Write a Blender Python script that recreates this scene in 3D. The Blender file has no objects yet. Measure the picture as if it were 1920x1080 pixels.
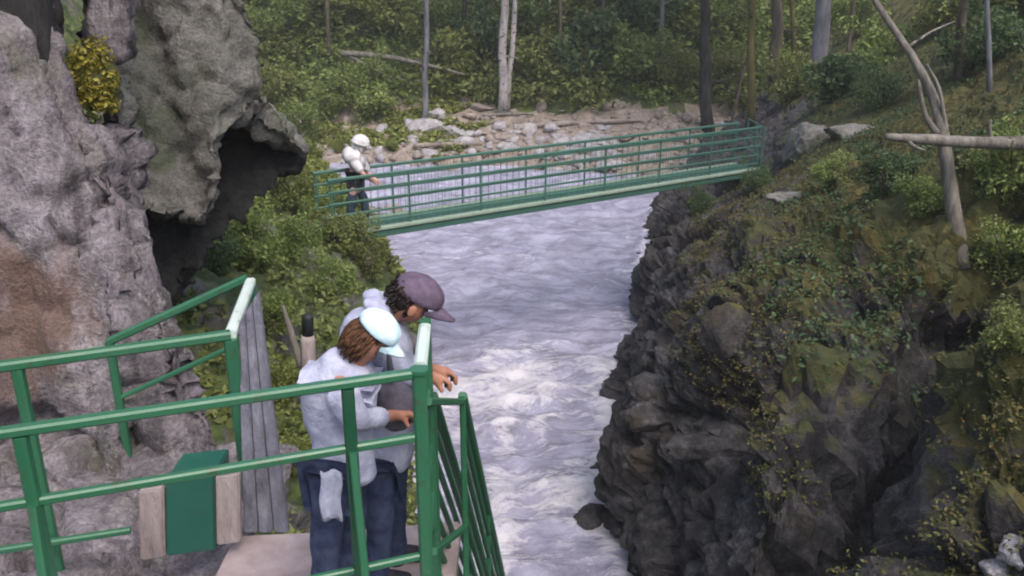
import bpy, bmesh, math, random
import numpy as np
from math import radians as R, pi
from mathutils import Vector as V, Matrix
from mathutils.bvhtree import BVHTree

random.seed(7); RG = np.random.default_rng(7)
S = bpy.context.scene
COL = S.collection

# ------------------------------------------------------------------ camera, world, sun, exposure
F = 1660.0
TH = math.atan(590 / F)
CAMZ = 8.5
cd = bpy.data.cameras.new('camera'); cam = bpy.data.objects.new('camera', cd); COL.objects.link(cam)
cam.location = (0, 0, CAMZ); cam.rotation_euler = (pi / 2 - TH, 0, 0)
cd.sensor_width = 36; cd.lens = 36 * F / 1920; cd.clip_start = .05; cd.clip_end = 600
S.camera = cam
w = bpy.data.worlds.new('World'); S.world = w; w.use_nodes = True
nt = w.node_tree; bg = nt.nodes['Background']
sky = nt.nodes.new('ShaderNodeTexSky'); sky.sky_type = 'NISHITA'; sky.sun_disc = False
SUN_EL, SUN_AZ = R(58), R(150)
sky.sun_elevation = SUN_EL; sky.sun_rotation = SUN_AZ; sky.dust_density = 4.0; sky.air_density = 1.0
nt.links.new(sky.outputs[0], bg.inputs[0]); bg.inputs[1].default_value = .15
sl = bpy.data.lights.new('sun', 'SUN'); so = bpy.data.objects.new('sun', sl); COL.objects.link(so)
sl.energy = 1.0; sl.angle = R(40); sl.color = (1, .95, .88)
d = V((math.sin(SUN_AZ) * math.cos(SUN_EL), math.cos(SUN_AZ) * math.cos(SUN_EL), math.sin(SUN_EL)))
so.rotation_euler = d.to_track_quat('Z', 'Y').to_euler()
S.view_settings.view_transform = 'Standard'; S.view_settings.look = 'None'
S.view_settings.exposure = 0.95; S.view_settings.gamma = 1.0
S.cycles.filter_width = 2.0

# ------------------------------------------------------------------ pixel rays (1920x1080 frame) -> world points
CY, SY = math.cos(TH), math.sin(TH)
def ray(px, py):
    a = (px - 960) / F; b = -(py - 540) / F
    return V((a, CY + b * SY, -SY + b * CY))
def P(px, py, Y):
    r = ray(px, py); return V((0, 0, CAMZ)) + r * (Y / r.y)
def PZ(px, py, z):
    r = ray(px, py); return V((0, 0, CAMZ)) + r * ((z - CAMZ) / r.z)

# ------------------------------------------------------------------ noise
def _h(i, j, k, s):
    n = (i * 374761393 + j * 668265263 + k * 2147483647 + s * 1274126177) & 0xFFFFFFFF
    n = ((n ^ (n >> 13)) * 1274126177) & 0xFFFFFFFF
    n = (n ^ (n >> 16)) & 0xFFFFFFFF
    n = (n * 2246822519) & 0xFFFFFFFF
    return ((n ^ (n >> 15)) & 0xFFFFFF) / float(0xFFFFFF)
def vnoise(p, s=0):
    f = np.floor(p).astype(np.int64); t = p - f; t = t * t * (3 - 2 * t)
    r = 0
    for a in (0, 1):
        wx = t[:, 0] if a else 1 - t[:, 0]
        for b in (0, 1):
            wy = t[:, 1] if b else 1 - t[:, 1]
            for c in (0, 1):
                wz = t[:, 2] if c else 1 - t[:, 2]
                r = r + wx * wy * wz * _h(f[:, 0] + a, f[:, 1] + b, f[:, 2] + c, s)
    return r * 2 - 1
def fbm(p, sc, o=4, s=0):
    r = 0; a = 1.0
    for i in range(o):
        r = r + a * vnoise(p * sc + 17.3 * i, s + i); sc *= 2.03; a *= .5
    return r
def facet(p, sc, s=0):
    """blocky, angular displacement: each Voronoi cell is its own tilted plane"""
    q = p * sc + .35 * np.stack([vnoise(p * sc * .9 + 5, s + 31), vnoise(p * sc * .9 + 9, s + 32), vnoise(p * sc * .9 + 13, s + 33)], 1)
    f = np.floor(q).astype(np.int64)
    best = np.full(len(q), 9e9); b2 = np.full(len(q), 9e9); val = np.zeros(len(q))
    for a in (-1, 0, 1):
        for b in (-1, 0, 1):
            for c in (-1, 0, 1):
                i, j, k = f[:, 0] + a, f[:, 1] + b, f[:, 2] + c
                cx = i + _h(i, j, k, s); cy = j + _h(i, j, k, s + 1); cz = k + _h(i, j, k, s + 2)
                dx, dy, dz = q[:, 0] - cx, q[:, 1] - cy, q[:, 2] - cz
                dd = dx * dx + dy * dy + dz * dz
                v = (_h(i, j, k, s + 3) - .5) * .9 + (_h(i, j, k, s + 4) - .5) * 1.2 * dx + (_h(i, j, k, s + 5) - .5) * 1.2 * dy + (_h(i, j, k, s + 6) - .5) * 1.2 * dz
                m = dd < best
                b2 = np.where(m, best, np.minimum(b2, dd)); val = np.where(m, v, val); best = np.where(m, dd, best)
    edge = np.sqrt(b2) - np.sqrt(best)
    return val - .45 * np.clip(.14 - edge, 0, .14) / .14
    
# ------------------------------------------------------------------ materials
M = {}
class NT:
    def __init__(s, name):
        s.m = bpy.data.materials.new(name); s.m.use_nodes = True; s.t = s.m.node_tree
        s.b = s.t.nodes['Principled BSDF']; M[name] = s.m
        s.co = s.t.nodes.new('ShaderNodeTexCoord').outputs['Object']
        s.geo = s.t.nodes.new('ShaderNodeNewGeometry')
    def n(s, k, **kw):
        x = s.t.nodes.new(k)
        for a, v in kw.items(): setattr(x, a, v)
        return x
    def l(s, a, b): s.t.links.new(a, b)
    def pos(s, scale=(1, 1, 1), world=True):
        m = s.n('ShaderNodeMapping'); m.inputs['Scale'].default_value = scale
        s.l(s.geo.outputs['Position'] if world else s.co, m.inputs[0]); return m.outputs[0]
    def noise(s, sc, vec=None, det=6, rough=.6, dist=0):
        x = s.n('ShaderNodeTexNoise'); x.inputs['Scale'].default_value = sc; x.inputs['Detail'].default_value = det
        x.inputs['Roughness'].default_value = rough; x.inputs['Distortion'].default_value = dist
        s.l(vec if vec is not None else s.geo.outputs['Position'], x.inputs['Vector']); return x.outputs[0]
    def ramp(s, f, stops, interp='LINEAR'):
        x = s.n('ShaderNodeValToRGB'); x.color_ramp.interpolation = interp
        e = x.color_ramp.elements
        while len(e) < len(stops): e.new(.5)
        for i, (p, c) in enumerate(stops):
            e[i].position = p; e[i].color = (*c, 1) if isinstance(c, tuple) else (c, c, c, 1)
        s.l(f, x.inputs[0]); return x.outputs[0]
    def mix(s, f, a, b):
        x = s.n('ShaderNodeMix', data_type='RGBA')
        for v, i in ((f, 0), (a, 6), (b, 7)):
            if isinstance(v, (int, float)): x.inputs[i].default_value = v
            elif isinstance(v, tuple): x.inputs[i].default_value = (*v, 1)
            else: s.l(v, x.inputs[i])
        return x.outputs[2]
    def math(s, op, a, b=0.0):
        x = s.n('ShaderNodeMath', operation=op)
        for v, i in ((a, 0), (b, 1)):
            if isinstance(v, (int, float)): x.inputs[i].default_value = v
            else: s.l(v, x.inputs[i])
        return x.outputs[0]
    def bump(s, h, st=.5, dist=.05):
        x = s.n('ShaderNodeBump'); x.inputs['Strength'].default_value = st; x.inputs['Distance'].default_value = dist
        s.l(h, x.inputs['Height']); s.l(x.outputs[0], s.b.inputs['Normal'])
    def out(s, col, rough=.8, spec=.3):
        if isinstance(col, tuple): s.b.inputs['Base Color'].default_value = (*col, 1)
        else: s.l(col, s.b.inputs['Base Color'])
        if isinstance(rough, (int, float)): s.b.inputs['Roughness'].default_value = rough
        else: s.l(rough, s.b.inputs['Roughness'])
        s.b.inputs['Specular IOR Level'].default_value = spec
        return s.m

def rock_mat(name, cols, moss, mlo, mhi, stain=None, zl=None, sc=1.0, wet=None, vs=1.0, sth=.5):
    k = NT(name); pv = k.pos((1, 1, vs))
    n1 = k.noise(1.6 * sc, vec=pv, det=8, rough=.68); n2 = k.noise(9 * sc, vec=pv, det=6, rough=.7); n3 = k.noise(34 * sc, det=4, rough=.7)
    mixn = k.math('ADD', k.math('MULTIPLY', n1, .6), k.math('MULTIPLY', n2, .4))
    base = k.ramp(mixn, [(.32, cols[0]), (.46, cols[1]), (.56, cols[2]), (.7, cols[3])])
    sp = k.ramp(n3, [(.35, .55), (.62, 1.25)])
    if vs < 1:   # run-off streaks and lichen
        stv = k.noise(2.6, vec=k.pos((1.6, 1.6, .16)), det=7, rough=.7, dist=.6); base = k.mix(k.ramp(stv, [(.52, 0.0), (.62, .6)]), base, tuple(c * .55 for c in cols[0]))
        lic = k.noise(5.5, det=6, rough=.75); base = k.mix(k.ramp(lic, [(.57, 0.0), (.66, .55)]), base, (.36, .36, .32))
        grn = k.noise(1.3, vec=k.pos((1, 1, .4)), det=6, rough=.7); base = k.mix(k.ramp(grn, [(.53, 0.0), (.64, .5)]), base, (.1, .11, .06))
    mm = k.n('ShaderNodeMix', data_type='RGBA', blend_type='MULTIPLY'); mm.inputs[0].default_value = .8
    k.l(base, mm.inputs[6]); k.l(sp, mm.inputs[7]); base = mm.outputs[2]
    if stain:
        sm = k.ramp(k.noise(.9, det=5, rough=.65, vec=k.pos((1, 1, .6))), [(sth, 0.0), (sth + .1, 1.0)])
        if name == 'face_rock':   # rusty seep low on the face
            vm = k.n('ShaderNodeVectorMath', operation='DISTANCE'); k.l(k.geo.outputs['Position'], vm.inputs[0]); vm.inputs[1].default_value = P(30, 600, 5.5)
            f_ = k.math('ADD', k.math('MULTIPLY', vm.outputs[1 if len(vm.outputs) > 1 else 0], -.6), k.noise(3.2, det=6, rough=.7, vec=k.pos((1, 1, .5))))
            sm = k.ramp(f_, [(.12, 0.0), (.32, .9)])
        base = k.mix(k.math('MULTIPLY', sm, .8), base, stain)
    if moss:
        sx = k.n('ShaderNodeSeparateXYZ'); k.l(k.geo.outputs['Normal'], sx.inputs[0])
        up = k.math('ADD', k.math('ADD', k.math('MULTIPLY', sx.outputs[2], .28), .15), k.math('MULTIPLY', k.math('SUBTRACT', k.noise(1.1, det=7, rough=.7), .5), 2.0))
        if zl:
            sz = k.n('ShaderNodeSeparateXYZ'); k.l(k.geo.outputs['Position'], sz.inputs[0])
            up = k.math('ADD', up, k.ramp(k.math('DIVIDE', sz.outputs[2], 12.0), [(zl[0] / 12, 0.0), (zl[1] / 12, 1.0)]))
            up = k.math('SUBTRACT', up, .75)
        mk = k.ramp(up, [(mlo, 0.0), (mhi, 1.0)])
        mc = k.ramp(k.noise(2.6, det=6, rough=.7), [(.3, moss[0]), (.48, moss[1]), (.6, moss[2]), (.72, moss[3])])
        base = k.mix(mk, base, mc)
    hh = k.math('ADD', k.math('MULTIPLY', n2, .6), k.math('MULTIPLY', n3, .4))
    rg = k.n('ShaderNodeTexVoronoi'); rg.inputs['Scale'].default_value = 5 * sc; rg.feature = 'F1'; k.l(k.pos((1.2, 1.2, .6)), rg.inputs['Vector'])
    hh = k.math('ADD', hh, k.math('MULTIPLY', rg.outputs[0], .35))
    k.bump(hh, .75, .13 / sc)
    return k.out(base, .78 if not wet else wet, .35)

GR = [(.055, .052, .055), (.13, .12, .125), (.2, .185, .19), (.3, .28, .285)]
DK = [(.009, .009, .011), (.03, .029, .031), (.08, .075, .077), (.22, .205, .208)]
PK = [(.08, .07, .076), (.19, .165, .178), (.29, .255, .277), (.44, .405, .425)]
MS = [(.022, .028, .01), (.055, .06, .018), (.1, .09, .026), (.13, .07, .026)]
MG = [(.025, .04, .015), (.06, .085, .025), (.11, .14, .035), (.16, .17, .05)]
rock_mat('dark_rock', DK, MS, -.02, .2, zl=(3.0, 5.2), stain=(.04, .03, .02), sth=.55)
rock_mat('bank_rock', GR, MG, .1, .35, stain=(.1, .08, .05))
rock_mat('face_rock', PK, None, 0, 1, stain=(.14, .075, .045), vs=.4, sth=.55)
rock_mat('boulder_rock', [(.085, .08, .075), (.17, .165, .148), (.25, .238, .222), (.38, .365, .355)], MG, .62, .85, stain=(.11, .13, .08))
rock_mat('pale_stone', [(.2, .19, .2), (.35, .33, .35), (.48, .46, .48), (.6, .58, .6)], None, 0, 1)
rock_mat('tan_stone', [(.12, .1, .09), (.26, .215, .19), (.38, .325, .29), (.52, .46, .43)], None, 0, 1)
rock_mat('shore_gravel', [(.12, .1, .08), (.24, .195, .16), (.36, .3, .26), (.48, .43, .4)], MG, .62, .9, sc=2)
rock_mat('forest_floor', [(.04, .045, .025), (.08, .085, .045), (.12, .11, .06), (.18, .15, .09)], MG, .1, .4)

def leaf_mat(name, cols, tr=.35):
    k = NT(name)
    oi = k.n('ShaderNodeObjectInfo')
    r = k.geo.outputs['Random Per Island']
    nz = k.noise(.9, det=3); f = k.math('ADD', k.math('MULTIPLY', r, .45), k.math('ADD', k.math('MULTIPLY', nz, .5), k.math('MULTIPLY', oi.outputs['Random'], .12)))
    c = k.ramp(f, [(.2, cols[0]), (.45, cols[1]), (.62, cols[2]), (.85, cols[3])])
    k.out(c, .55, .35)
    t = k.n('ShaderNodeBsdfTranslucent'); k.l(c, t.inputs[0])
    ms = k.n('ShaderNodeMixShader'); ms.inputs[0].default_value = tr
    k.l(k.b.outputs[0], ms.inputs[1]); k.l(t.outputs[0], ms.inputs[2])
    k.l(ms.outputs[0], k.t.nodes['Material Output'].inputs[0])
leaf_mat('leaf_green', [(.07, .11, .03), (.155, .21, .055), (.24, .3, .085), (.34, .39, .14)])
leaf_mat('leaf_dark', [(.03, .055, .026), (.055, .1, .04), (.09, .145, .055), (.14, .2, .085)])
leaf_mat('leaf_yellow', [(.09, .11, .03), (.17, .2, .05), (.25, .28, .07), (.36, .38, .13)])
leaf_mat('leaf_olive', [(.07, .085, .03), (.135, .16, .045), (.19, .225, .065), (.28, .3, .11)])
leaf_mat('moss_leaf', [(.03, .038, .014), (.07, .078, .022), (.115, .11, .032), (.14, .08, .03)], .1)
leaf_mat('gold_moss', [(.06, .05, .008), (.14, .12, .015), (.21, .18, .02), (.28, .25, .04)], .1)

def bark_mat(name, cols, sc=1.0, spots=False):
    k = NT(name)
    n1 = k.noise(6 * sc, vec=k.pos((1, 1, .18)), det=7, rough=.7); n2 = k.noise(2.2 * sc, vec=k.pos((1, 1, .6)), det=4)
    c = k.ramp(k.math('ADD', k.math('MULTIPLY', n1, .65), k.math('MULTIPLY', n2, .35)), [(.32, cols[0]), (.48, cols[1]), (.66, cols[2])])
    if spots:
        sp = k.ramp(k.noise(3.5, vec=k.pos((1, 1, 2.2)), det=3), [(.58, 0.0), (.66, 1.0)]); c = k.mix(sp, c, (.05, .045, .04))
    k.bump(n1, .9, .06); k.out(c, .9, .2)
bark_mat('bark_dark', [(.012, .012, .014), (.035, .033, .033), (.08, .075, .07)])
bark_mat('bark_brown', [(.035, .026, .02), (.085, .07, .055), (.16, .14, .11)])
bark_mat('bark_mossy', [(.03, .03, .012), (.08, .075, .03), (.14, .13, .05)])
bark_mat('bark_birch', [(.16, .15, .15), (.32, .3, .3), (.5, .47, .48)], spots=True)
bark_mat('bark_grey', [(.07, .07, .08), (.14, .14, .16), (.25, .25, .28)])
bark_mat('dead_wood', [(.07, .065, .055), (.17, .155, .135), (.32, .29, .26)], 1.6)
bark_mat('grey_plank', [(.09, .09, .11), (.17, .17, .21), (.27, .27, .33)], 2.5)
bark_mat('pink_board', [(.2, .16, .15), (.34, .28, .27), (.46, .4, .39)], 2.0)

def paint(name, c, rough=.38, wear=.55, dirt=(.06, .05, .03)):
    k = NT(name)
    n = k.noise(14, det=6, rough=.7); n2 = k.noise(2.5, det=4)
    col = k.mix(k.ramp(n2, [(.35, 0.0), (.7, .35)]), c, tuple(min(1, x * 1.35 + .01) for x in c))
    col = k.mix(k.math('MULTIPLY', k.ramp(n, [(.56, 0.0), (.68, 1.0)]), wear), col, dirt)
    k.bump(n, .3, .006)
    k.out(col, k.ramp(n2, [(.3, rough * .8), (.7, rough * 1.4)]), .5)
paint('green_paint', (.026, .118, .06), .34)
paint('green_dark_paint', (.012, .07, .036), .4)
paint('green_mid_paint', (.022, .105, .05), .4)
paint('green_board', (.012, .085, .06), .45)
paint('bridge_green', (.045, .125, .095), .4)
paint('bridge_deck', (.22, .29, .23), .8)

def plain(name, cols, rough=.85, sc=8, bs=.3, bd=.01, vec=(1, 1, 1)):
    k = NT(name); n = k.noise(sc, vec=k.pos(vec), det=5)
    k.bump(n, bs, bd); k.out(k.ramp(n, [(.35, cols[0]), (.65, cols[1])]), rough, .25)
paint('sky_sheen_paint', (.5, .58, .54), .35)  # pale tone stands in for sky reflected on the green rails
plain('deck_stone', [(.26, .2, .2), (.4, .33, .33)], .9, 5)
plain('skin', [(.33, .15, .1), (.42, .21, .14)], .5, 12)
plain('skin_pale', [(.5, .3, .26), (.58, .36, .31)], .5, 12)
plain('shirt_white', [(.33, .34, .46), (.5, .51, .64)], .85, 10, .8, .03)
plain('shirt_cyan', [(.5, .7, .8), (.74, .87, .93)], .8, 9, .6, .03)
plain('denim', [(.018, .026, .06), (.05, .065, .12)], .9, 14)
plain('cap_cloth', [(.085, .06, .09), (.13, .095, .14)], .85, 30)
plain('hair_dark', [(.012, .009, .008), (.03, .02, .018)], .6, 40)
plain('hair_brown', [(.05, .024, .013), (.13, .06, .03)], .6, 30)
plain('hair_white', [(.5, .48, .48), (.75, .72, .72)], .8, 30)
plain('jacket_white', [(.5, .48, .5), (.72, .7, .72)], .85, 8)
plain('cloth_dark', [(.012, .012, .02), (.04, .035, .05)], .85, 12)
plain('bag_brown', [(.07, .03, .015), (.16, .075, .035)], .6, 10)
plain('bag_grey', [(.06, .055, .075), (.14, .13, .16)], .85, 10)
plain('jeans_far', [(.03, .045, .08), (.08, .11, .16)], .9, 12)
plain('black_cap', [(.012, .016, .016), (.03, .036, .034)], .5, 10)

# water: turbid, aerated stream with foam streaks
k = NT('river_water')
at = k.n('ShaderNodeAttribute'); at.attribute_name = 'foam'
warp = k.n('ShaderNodeTexNoise'); warp.inputs['Scale'].default_value = .5; k.l(k.geo.outputs['Position'], warp.inputs['Vector'])
va = k.n('ShaderNodeVectorMath', operation='MULTIPLY_ADD'); k.l(warp.outputs[1], va.inputs[0]); va.inputs[1].default_value = (1.4, 1.4, 0)
k.l(k.geo.outputs['Position'], va.inputs[2])
mp = k.n('ShaderNodeMapping'); mp.inputs['Scale'].default_value = (.8, 2.0, 1); k.l(va.outputs[0], mp.inputs[0])
f1 = k.noise(1.7, vec=mp.outputs[0], det=10, rough=.78); f2 = k.noise(6, vec=mp.outputs[0], det=6, rough=.7)
foam = k.math('ADD', k.math('MULTIPLY', f1, .7), k.math('ADD', k.math('MULTIPLY', f2, .3), k.math('MULTIPLY', at.outputs['Fac'], .19)))
fm = k.ramp(foam, [(.555, 0.0), (.6, .45), (.68, 1.0)])
wc = k.ramp(k.noise(1.1, vec=mp.outputs[0], det=7, rough=.7), [(.32, (.22, .22, .28)), (.48, (.38, .37, .5)), (.62, (.53, .52, .68))])
k.out(k.mix(fm, wc, (.82, .8, .86)), k.ramp(fm, [(0, .22), (1, .7)]), .5)
k.bump(k.math('ADD', f1, k.math('MULTIPLY', f2, .5)), .9, .16)

# ------------------------------------------------------------------ objects
def tag(o, label=None, cat=None, group=None, kind=None):
    if label: o['label'] = label
    if cat: o['category'] = cat
    if group: o['group'] = group
    if kind: o['kind'] = kind
    return o
def empty(name, loc, label, cat, group=None):
    o = bpy.data.objects.new(name, None); COL.objects.link(o); o.location = loc; o.empty_display_size = .2
    return tag(o, label, cat, group)
def link(name, me, mat, parent=None):
    me.name = name
    o = bpy.data.objects.new(name, me); COL.objects.link(o)
    if mat and not me.materials: me.materials.append(M[mat])
    if parent:
        o.parent = parent; 
        bpy.context.view_layer.update()
        o.matrix_parent_inverse = parent.matrix_world.inverted()
    return o
def bmobj(name, bm, mat, parent=None, smooth=False):
    bmesh.ops.recalc_face_normals(bm, faces=bm.faces)
    me = bpy.data.meshes.new(name); bm.to_mesh(me); bm.free()
    if smooth: me.shade_smooth()
    return link(name, me, mat, parent)
def mesh_np(name, v, f):
    me = bpy.data.meshes.new(name); n = f.shape[1]
    me.vertices.add(len(v)); me.vertices.foreach_set('co', np.asarray(v, np.float32).ravel())
    me.loops.add(f.size); me.loops.foreach_set('vertex_index', f.astype(np.int32).ravel())
    me.polygons.add(len(f)); me.polygons.foreach_set('loop_start', np.arange(0, f.size, n, dtype=np.int32))
    me.update(calc_edges=True); me.validate(); return me
def grid_faces(nr, nc):
    i = np.arange(nr * nc).reshape(nr, nc)
    return np.stack([i[:-1, :-1], i[:-1, 1:], i[1:, 1:], i[1:, :-1]], -1).reshape(-1, 4)
def bar(bm, a, b, w, h=None, up=(0, 0, 1), ch=.22):
    """chamfered square tube between two points"""
    h = h or w; a = V(a); b = V(b); z = (b - a).normalized(); u = V(up)
    if abs(z.dot(u)) > .95: u = V((0, 1, 0))
    x = z.cross(u).normalized(); y = x.cross(z).normalized()
    c = min(w, h) * ch; W, H = w / 2, h / 2
    pr = [(W - c, H), (W, H - c), (W, -H + c), (W - c, -H), (-W + c, -H), (-W, -H + c), (-W, H - c), (-W + c, H)]
    ra = [bm.verts.new(a + x * p + y * q) for p, q in pr]; rb = [bm.verts.new(b + x * p + y * q) for p, q in pr]
    for i in range(8): bm.faces.new((ra[i], ra[(i + 1) % 8], rb[(i + 1) % 8], rb[i]))
    bm.faces.new(ra[::-1]); bm.faces.new(rb)
def barobj(name, a, b, w, mat, parent, h=None, up=(0, 0, 1)):
    bm = bmesh.new(); bar(bm, a, b, w, h, up); return bmobj(name, bm, mat, parent)
def tube(bm, pts, rad, n=10, rough=0, caps=True):
    rings = []; pts = [V(p) for p in pts]
    for i, p in enumerate(pts):
        t = (pts[min(i + 1, len(pts) - 1)] - pts[max(i - 1, 0)]).normalized()
        u = V((1, 0, 0)) if abs(t.x) < .8 else V((0, 0, 1))
        x = t.cross(u).normalized(); y = t.cross(x).normalized()
        rings.append([bm.verts.new(p + (x * math.cos(2 * pi * j / n) + y * math.sin(2 * pi * j / n)) * rad[i] * (1 + rough * random.uniform(-1, 1))) for j in range(n)])
    for a, b in zip(rings, rings[1:]):
        for j in range(n): bm.faces.new((a[j], a[(j + 1) % n], b[(j + 1) % n], b[j]))
    if caps: bm.faces.new(rings[0][::-1]); bm.faces.new(rings[-1])
def spline(pts, n):
    """Catmull-Rom through control points"""
    pts = [V(p) for p in pts]; q = [pts[0] * 2 - pts[1]] + pts + [pts[-1] * 2 - pts[-2]]; out = []
    for i in range(1, len(q) - 2):
        for j in range(n):
            t = j / n; a, b, c, d = q[i - 1:i + 3]
            out.append(.5 * ((2 * b) + (c - a) * t + (2 * a - 5 * b + 4 * c - d) * t * t + (3 * b - a - 3 * c + d) * t ** 3))
    return out + [pts[-1]]

# ------------------------------------------------------------------ terrain
def interp(x, tab): return np.interp(x, [t[0] for t in tab], [t[1] for t in tab])
XR = [(2, 2.1), (6, 1.9), (9, 1.75), (10.5, 2.0), (11.4, 1.75), (12.5, 1.3), (14.4, 1.65), (17.6, 2.1), (20, 2.7), (25.9, 3.9), (32.3, 5.1), (37, 6.5), (45, 9)]
XL = [(2, -.95), (6, -.95), (11, -1.2), (14, -1.5), (20, -2.3), (26, -4.3), (32, -6.2), (37, -8.8), (45, -14)]
def profile(Y, d, tabs):
    ys = [t[0] for t in tabs]; out = np.zeros_like(d)
    hs = [np.interp(d, [p[0] for p in t[1]], [p[1] for p in t[1]]) for t in tabs]
    for i in range(len(ys) - 1):
        wgt = np.clip((Y - ys[i]) / (ys[i + 1] - ys[i]), 0, 1)
        m = (Y >= ys[i]) & (Y <= ys[i + 1]); out = np.where(m, hs[i] * (1 - wgt) + hs[i + 1] * wgt, out)
    out = np.where(Y < ys[0], hs[0], out); out = np.where(Y > ys[-1], hs[-1], out)
    return out
RT = [(5, [(0, -.6), (.35, 1.6), (.8, 3.1), (1.5, 4.3), (2.4, 5.1), (4, 6.2), (8, 8.8), (16, 13.5), (40, 28)]),
      (12, [(0, -.6), (.35, 1.5), (.8, 2.7), (1.5, 3.7), (3, 4.7), (5.4, 5.9), (9, 7.9), (18, 13), (40, 27)]),
      (23, [(0, -.4), (.5, 1.3), (1.6, 2.5), (3.1, 3.3), (6, 4.9), (10, 7.3), (20, 13), (40, 26)]),
      (33, [(0, -.3), (.5, .6), (1.5, 1.3), (3, 2.3), (6, 4.8), (12, 9), (20, 14), (40, 27)])]
LT = [(5, [(0, -.6), (.3, 1.6), (.7, 3.0), (1.2, 4.4), (2.6, 5.1), (4, 5.6), (8, 9), (16, 15), (40, 34)]),
      (8, [(0, -.6), (.3, 1.4), (.7, 2.9), (1.1, 3.9), (2.0, 4.7), (3, 5.4), (6, 8), (14, 15), (40, 34)]),
      (13, [(0, -.5), (.3, 1.2), (.8, 2.6), (1.3, 3.4), (2.6, 4.3), (4.5, 5.8), (9, 10), (18, 18), (40, 34)]),
      (18, [(0, -.4), (.3, 1.0), (.8, 2.2), (1.6, 3.2), (3, 3.8), (5.5, 6), (10, 10), (20, 18), (40, 34)]),
      (30, [(0, -.3), (.4, .6), (1.2, 1.9), (2.4, 3.2), (5, 6), (10, 11), (20, 19), (40, 34)])]
def bank(name, side, tab, XE, mat, seed, nY, nD, y1):
    ys = 2 + (y1 - 2) * np.linspace(0, 1, nY) ** 1.35
    ds = 40 * np.linspace(0, 1, nD) ** 2.6
    Yg, Dg = np.meshgrid(ys, ds, indexing='ij')
    xe = interp(Yg, XE); z = profile(Yg, Dg, tab)
    if side > 0:   # a gully between the near buttress and the cliff behind it
        X0 = xe + Dg
        gy = 6.9 + (X0 - 2.6) * 1.0; fade = np.clip((8.5 - X0) / 2.5, 0, 1)
        z = z - 2.6 * np.exp(-((Yg - gy) / .75) ** 2) * np.clip(z / 3, 0, 1) * fade
        z = z + .35 * np.exp(-((Yg - gy + 1.3) / .7) ** 2) * np.clip((z - 3) / 2, 0, 1) * fade
    p = np.stack([xe + side * Dg, Yg, z], -1).reshape(-1, 3)
    gv = p.reshape(nY, nD, 3)
    tu = np.gradient(gv, axis=0); tv = np.gradient(gv, axis=1)
    nrm = np.cross(tu, tv); nrm /= np.linalg.norm(nrm, axis=2, keepdims=True) + 1e-9
    nrm = nrm.reshape(-1, 3); nrm *= np.sign(nrm[:, 2:3] + 1e-6)
    far = np.clip(p[:, 1] / 20, .6, 1.6); dd = Dg.ravel(); steep = np.clip(1 - dd / 7, .25, 1); steep = np.where((p[:, 1] < 13) & (side > 0), np.clip(1.15 - dd / 12, .4, 1), steep)
    disp = facet(p, .45, seed) * .6 * steep + facet(p * np.array([1, 1, 1.5]), 1.5, seed + 40) * .3 * steep + fbm(p, .5, 5, seed) * .22 + facet(p * np.array([1, 1, 1.6]), 4.5, seed + 80) * .11 * steep + fbm(p, 5, 3, seed + 3) * .03
    if side < 0: # leave the walkway clear
        m = np.clip((p[:, 1] - 5.5) / 1.5, 0.15, 1); disp = disp * m
    if side > 0: disp = disp * np.clip(.6 + dd * .35, 0, 1)
    p = p + nrm * disp[:, None]
    me = mesh_np(name, p, grid_faces(nY, nD)); me.shade_smooth()
    o = link(name, me, mat); tag(o, kind='structure')
    if side > 0: me.shade_flat()
    return o, p
rb, rbp = bank('bank_right', 1, RT, XR, 'dark_rock', 11, 420, 300, 47)
lb, lbp = bank('bank_left', -1, LT, XL, 'bank_rock', 23, 400, 260, 47)

# far shore and hillside
nx, ny = 300, 220
xs = np.linspace(-60, 70, nx); ys = 38 + 75 * np.linspace(0, 1, ny) ** 1.6
Yg, Xg = np.meshgrid(ys, xs, indexing='ij')
shore = 41.0 - .38 * np.clip(Xg + 1, 0, 9) + .0 * Xg
dd = Yg - shore
z = np.interp(dd, [-3, 0, .8, 3, 6, 9, 20, 60], [-.8, -.05, .45, 1.0, 1.6, 3.6, 13, 40])
p = np.stack([Xg, Yg, z], -1).reshape(-1, 3)
p[:, 2] += fbm(p, .22, 5, 3) * .5 * np.clip(dd.ravel() / 4, .1, 2.2) + fbm(p, 1.2, 3, 5) * .12
me = mesh_np('hillside', p, grid_faces(ny, nx)); me.shade_smooth()
me.materials.append(M['forest_floor']); me.materials.append(M['shore_gravel'])
fi = np.zeros(len(me.polygons), np.int32); zc = p[grid_faces(ny, nx)].mean(1)
fi[(zc[:, 2] < 1.9 + .5 * fbm(zc, .4, 3, 9))] = 1
me.polygons.foreach_set('material_index', fi)
hill = tag(link('hillside', me, None), kind='structure'); hp = p

# river surface
nx, ny = 330, 560
ys = 3 + 41 * np.linspace(0, 1, ny) ** 1.5
Yg = np.repeat(ys[:, None], nx, 1); u = np.linspace(0, 1, nx)[None, :]
xl = interp(Yg, XL) - 1.2; xr = interp(Yg, XR) + 1.2
Xg = xl + (xr - xl) * u
p = np.stack([Xg, Yg, 0 * Xg], -1).reshape(-1, 3)
q = p * np.array([.8, 1.5, 1])
wv = fbm(q, .9, 5, 51); rid = 1 - np.abs(vnoise(q * 1.1 + 3, 61)) * 2
rapid = np.exp(-((p[:, 1] - 17.8 - .3 * (p[:, 0] - .5)) / 1.5) ** 2) * np.exp(-((p[:, 0] + .1) / 1.9) ** 2) * .8 + .5 * np.exp(-((p[:, 1] - 13.2) / .9) ** 2) * np.exp(-((p[:, 0] - .9) / .8) ** 2) + .45 * np.exp(-((p[:, 0] + .2) / .35) ** 2) * (p[:, 1] < 17)
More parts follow.
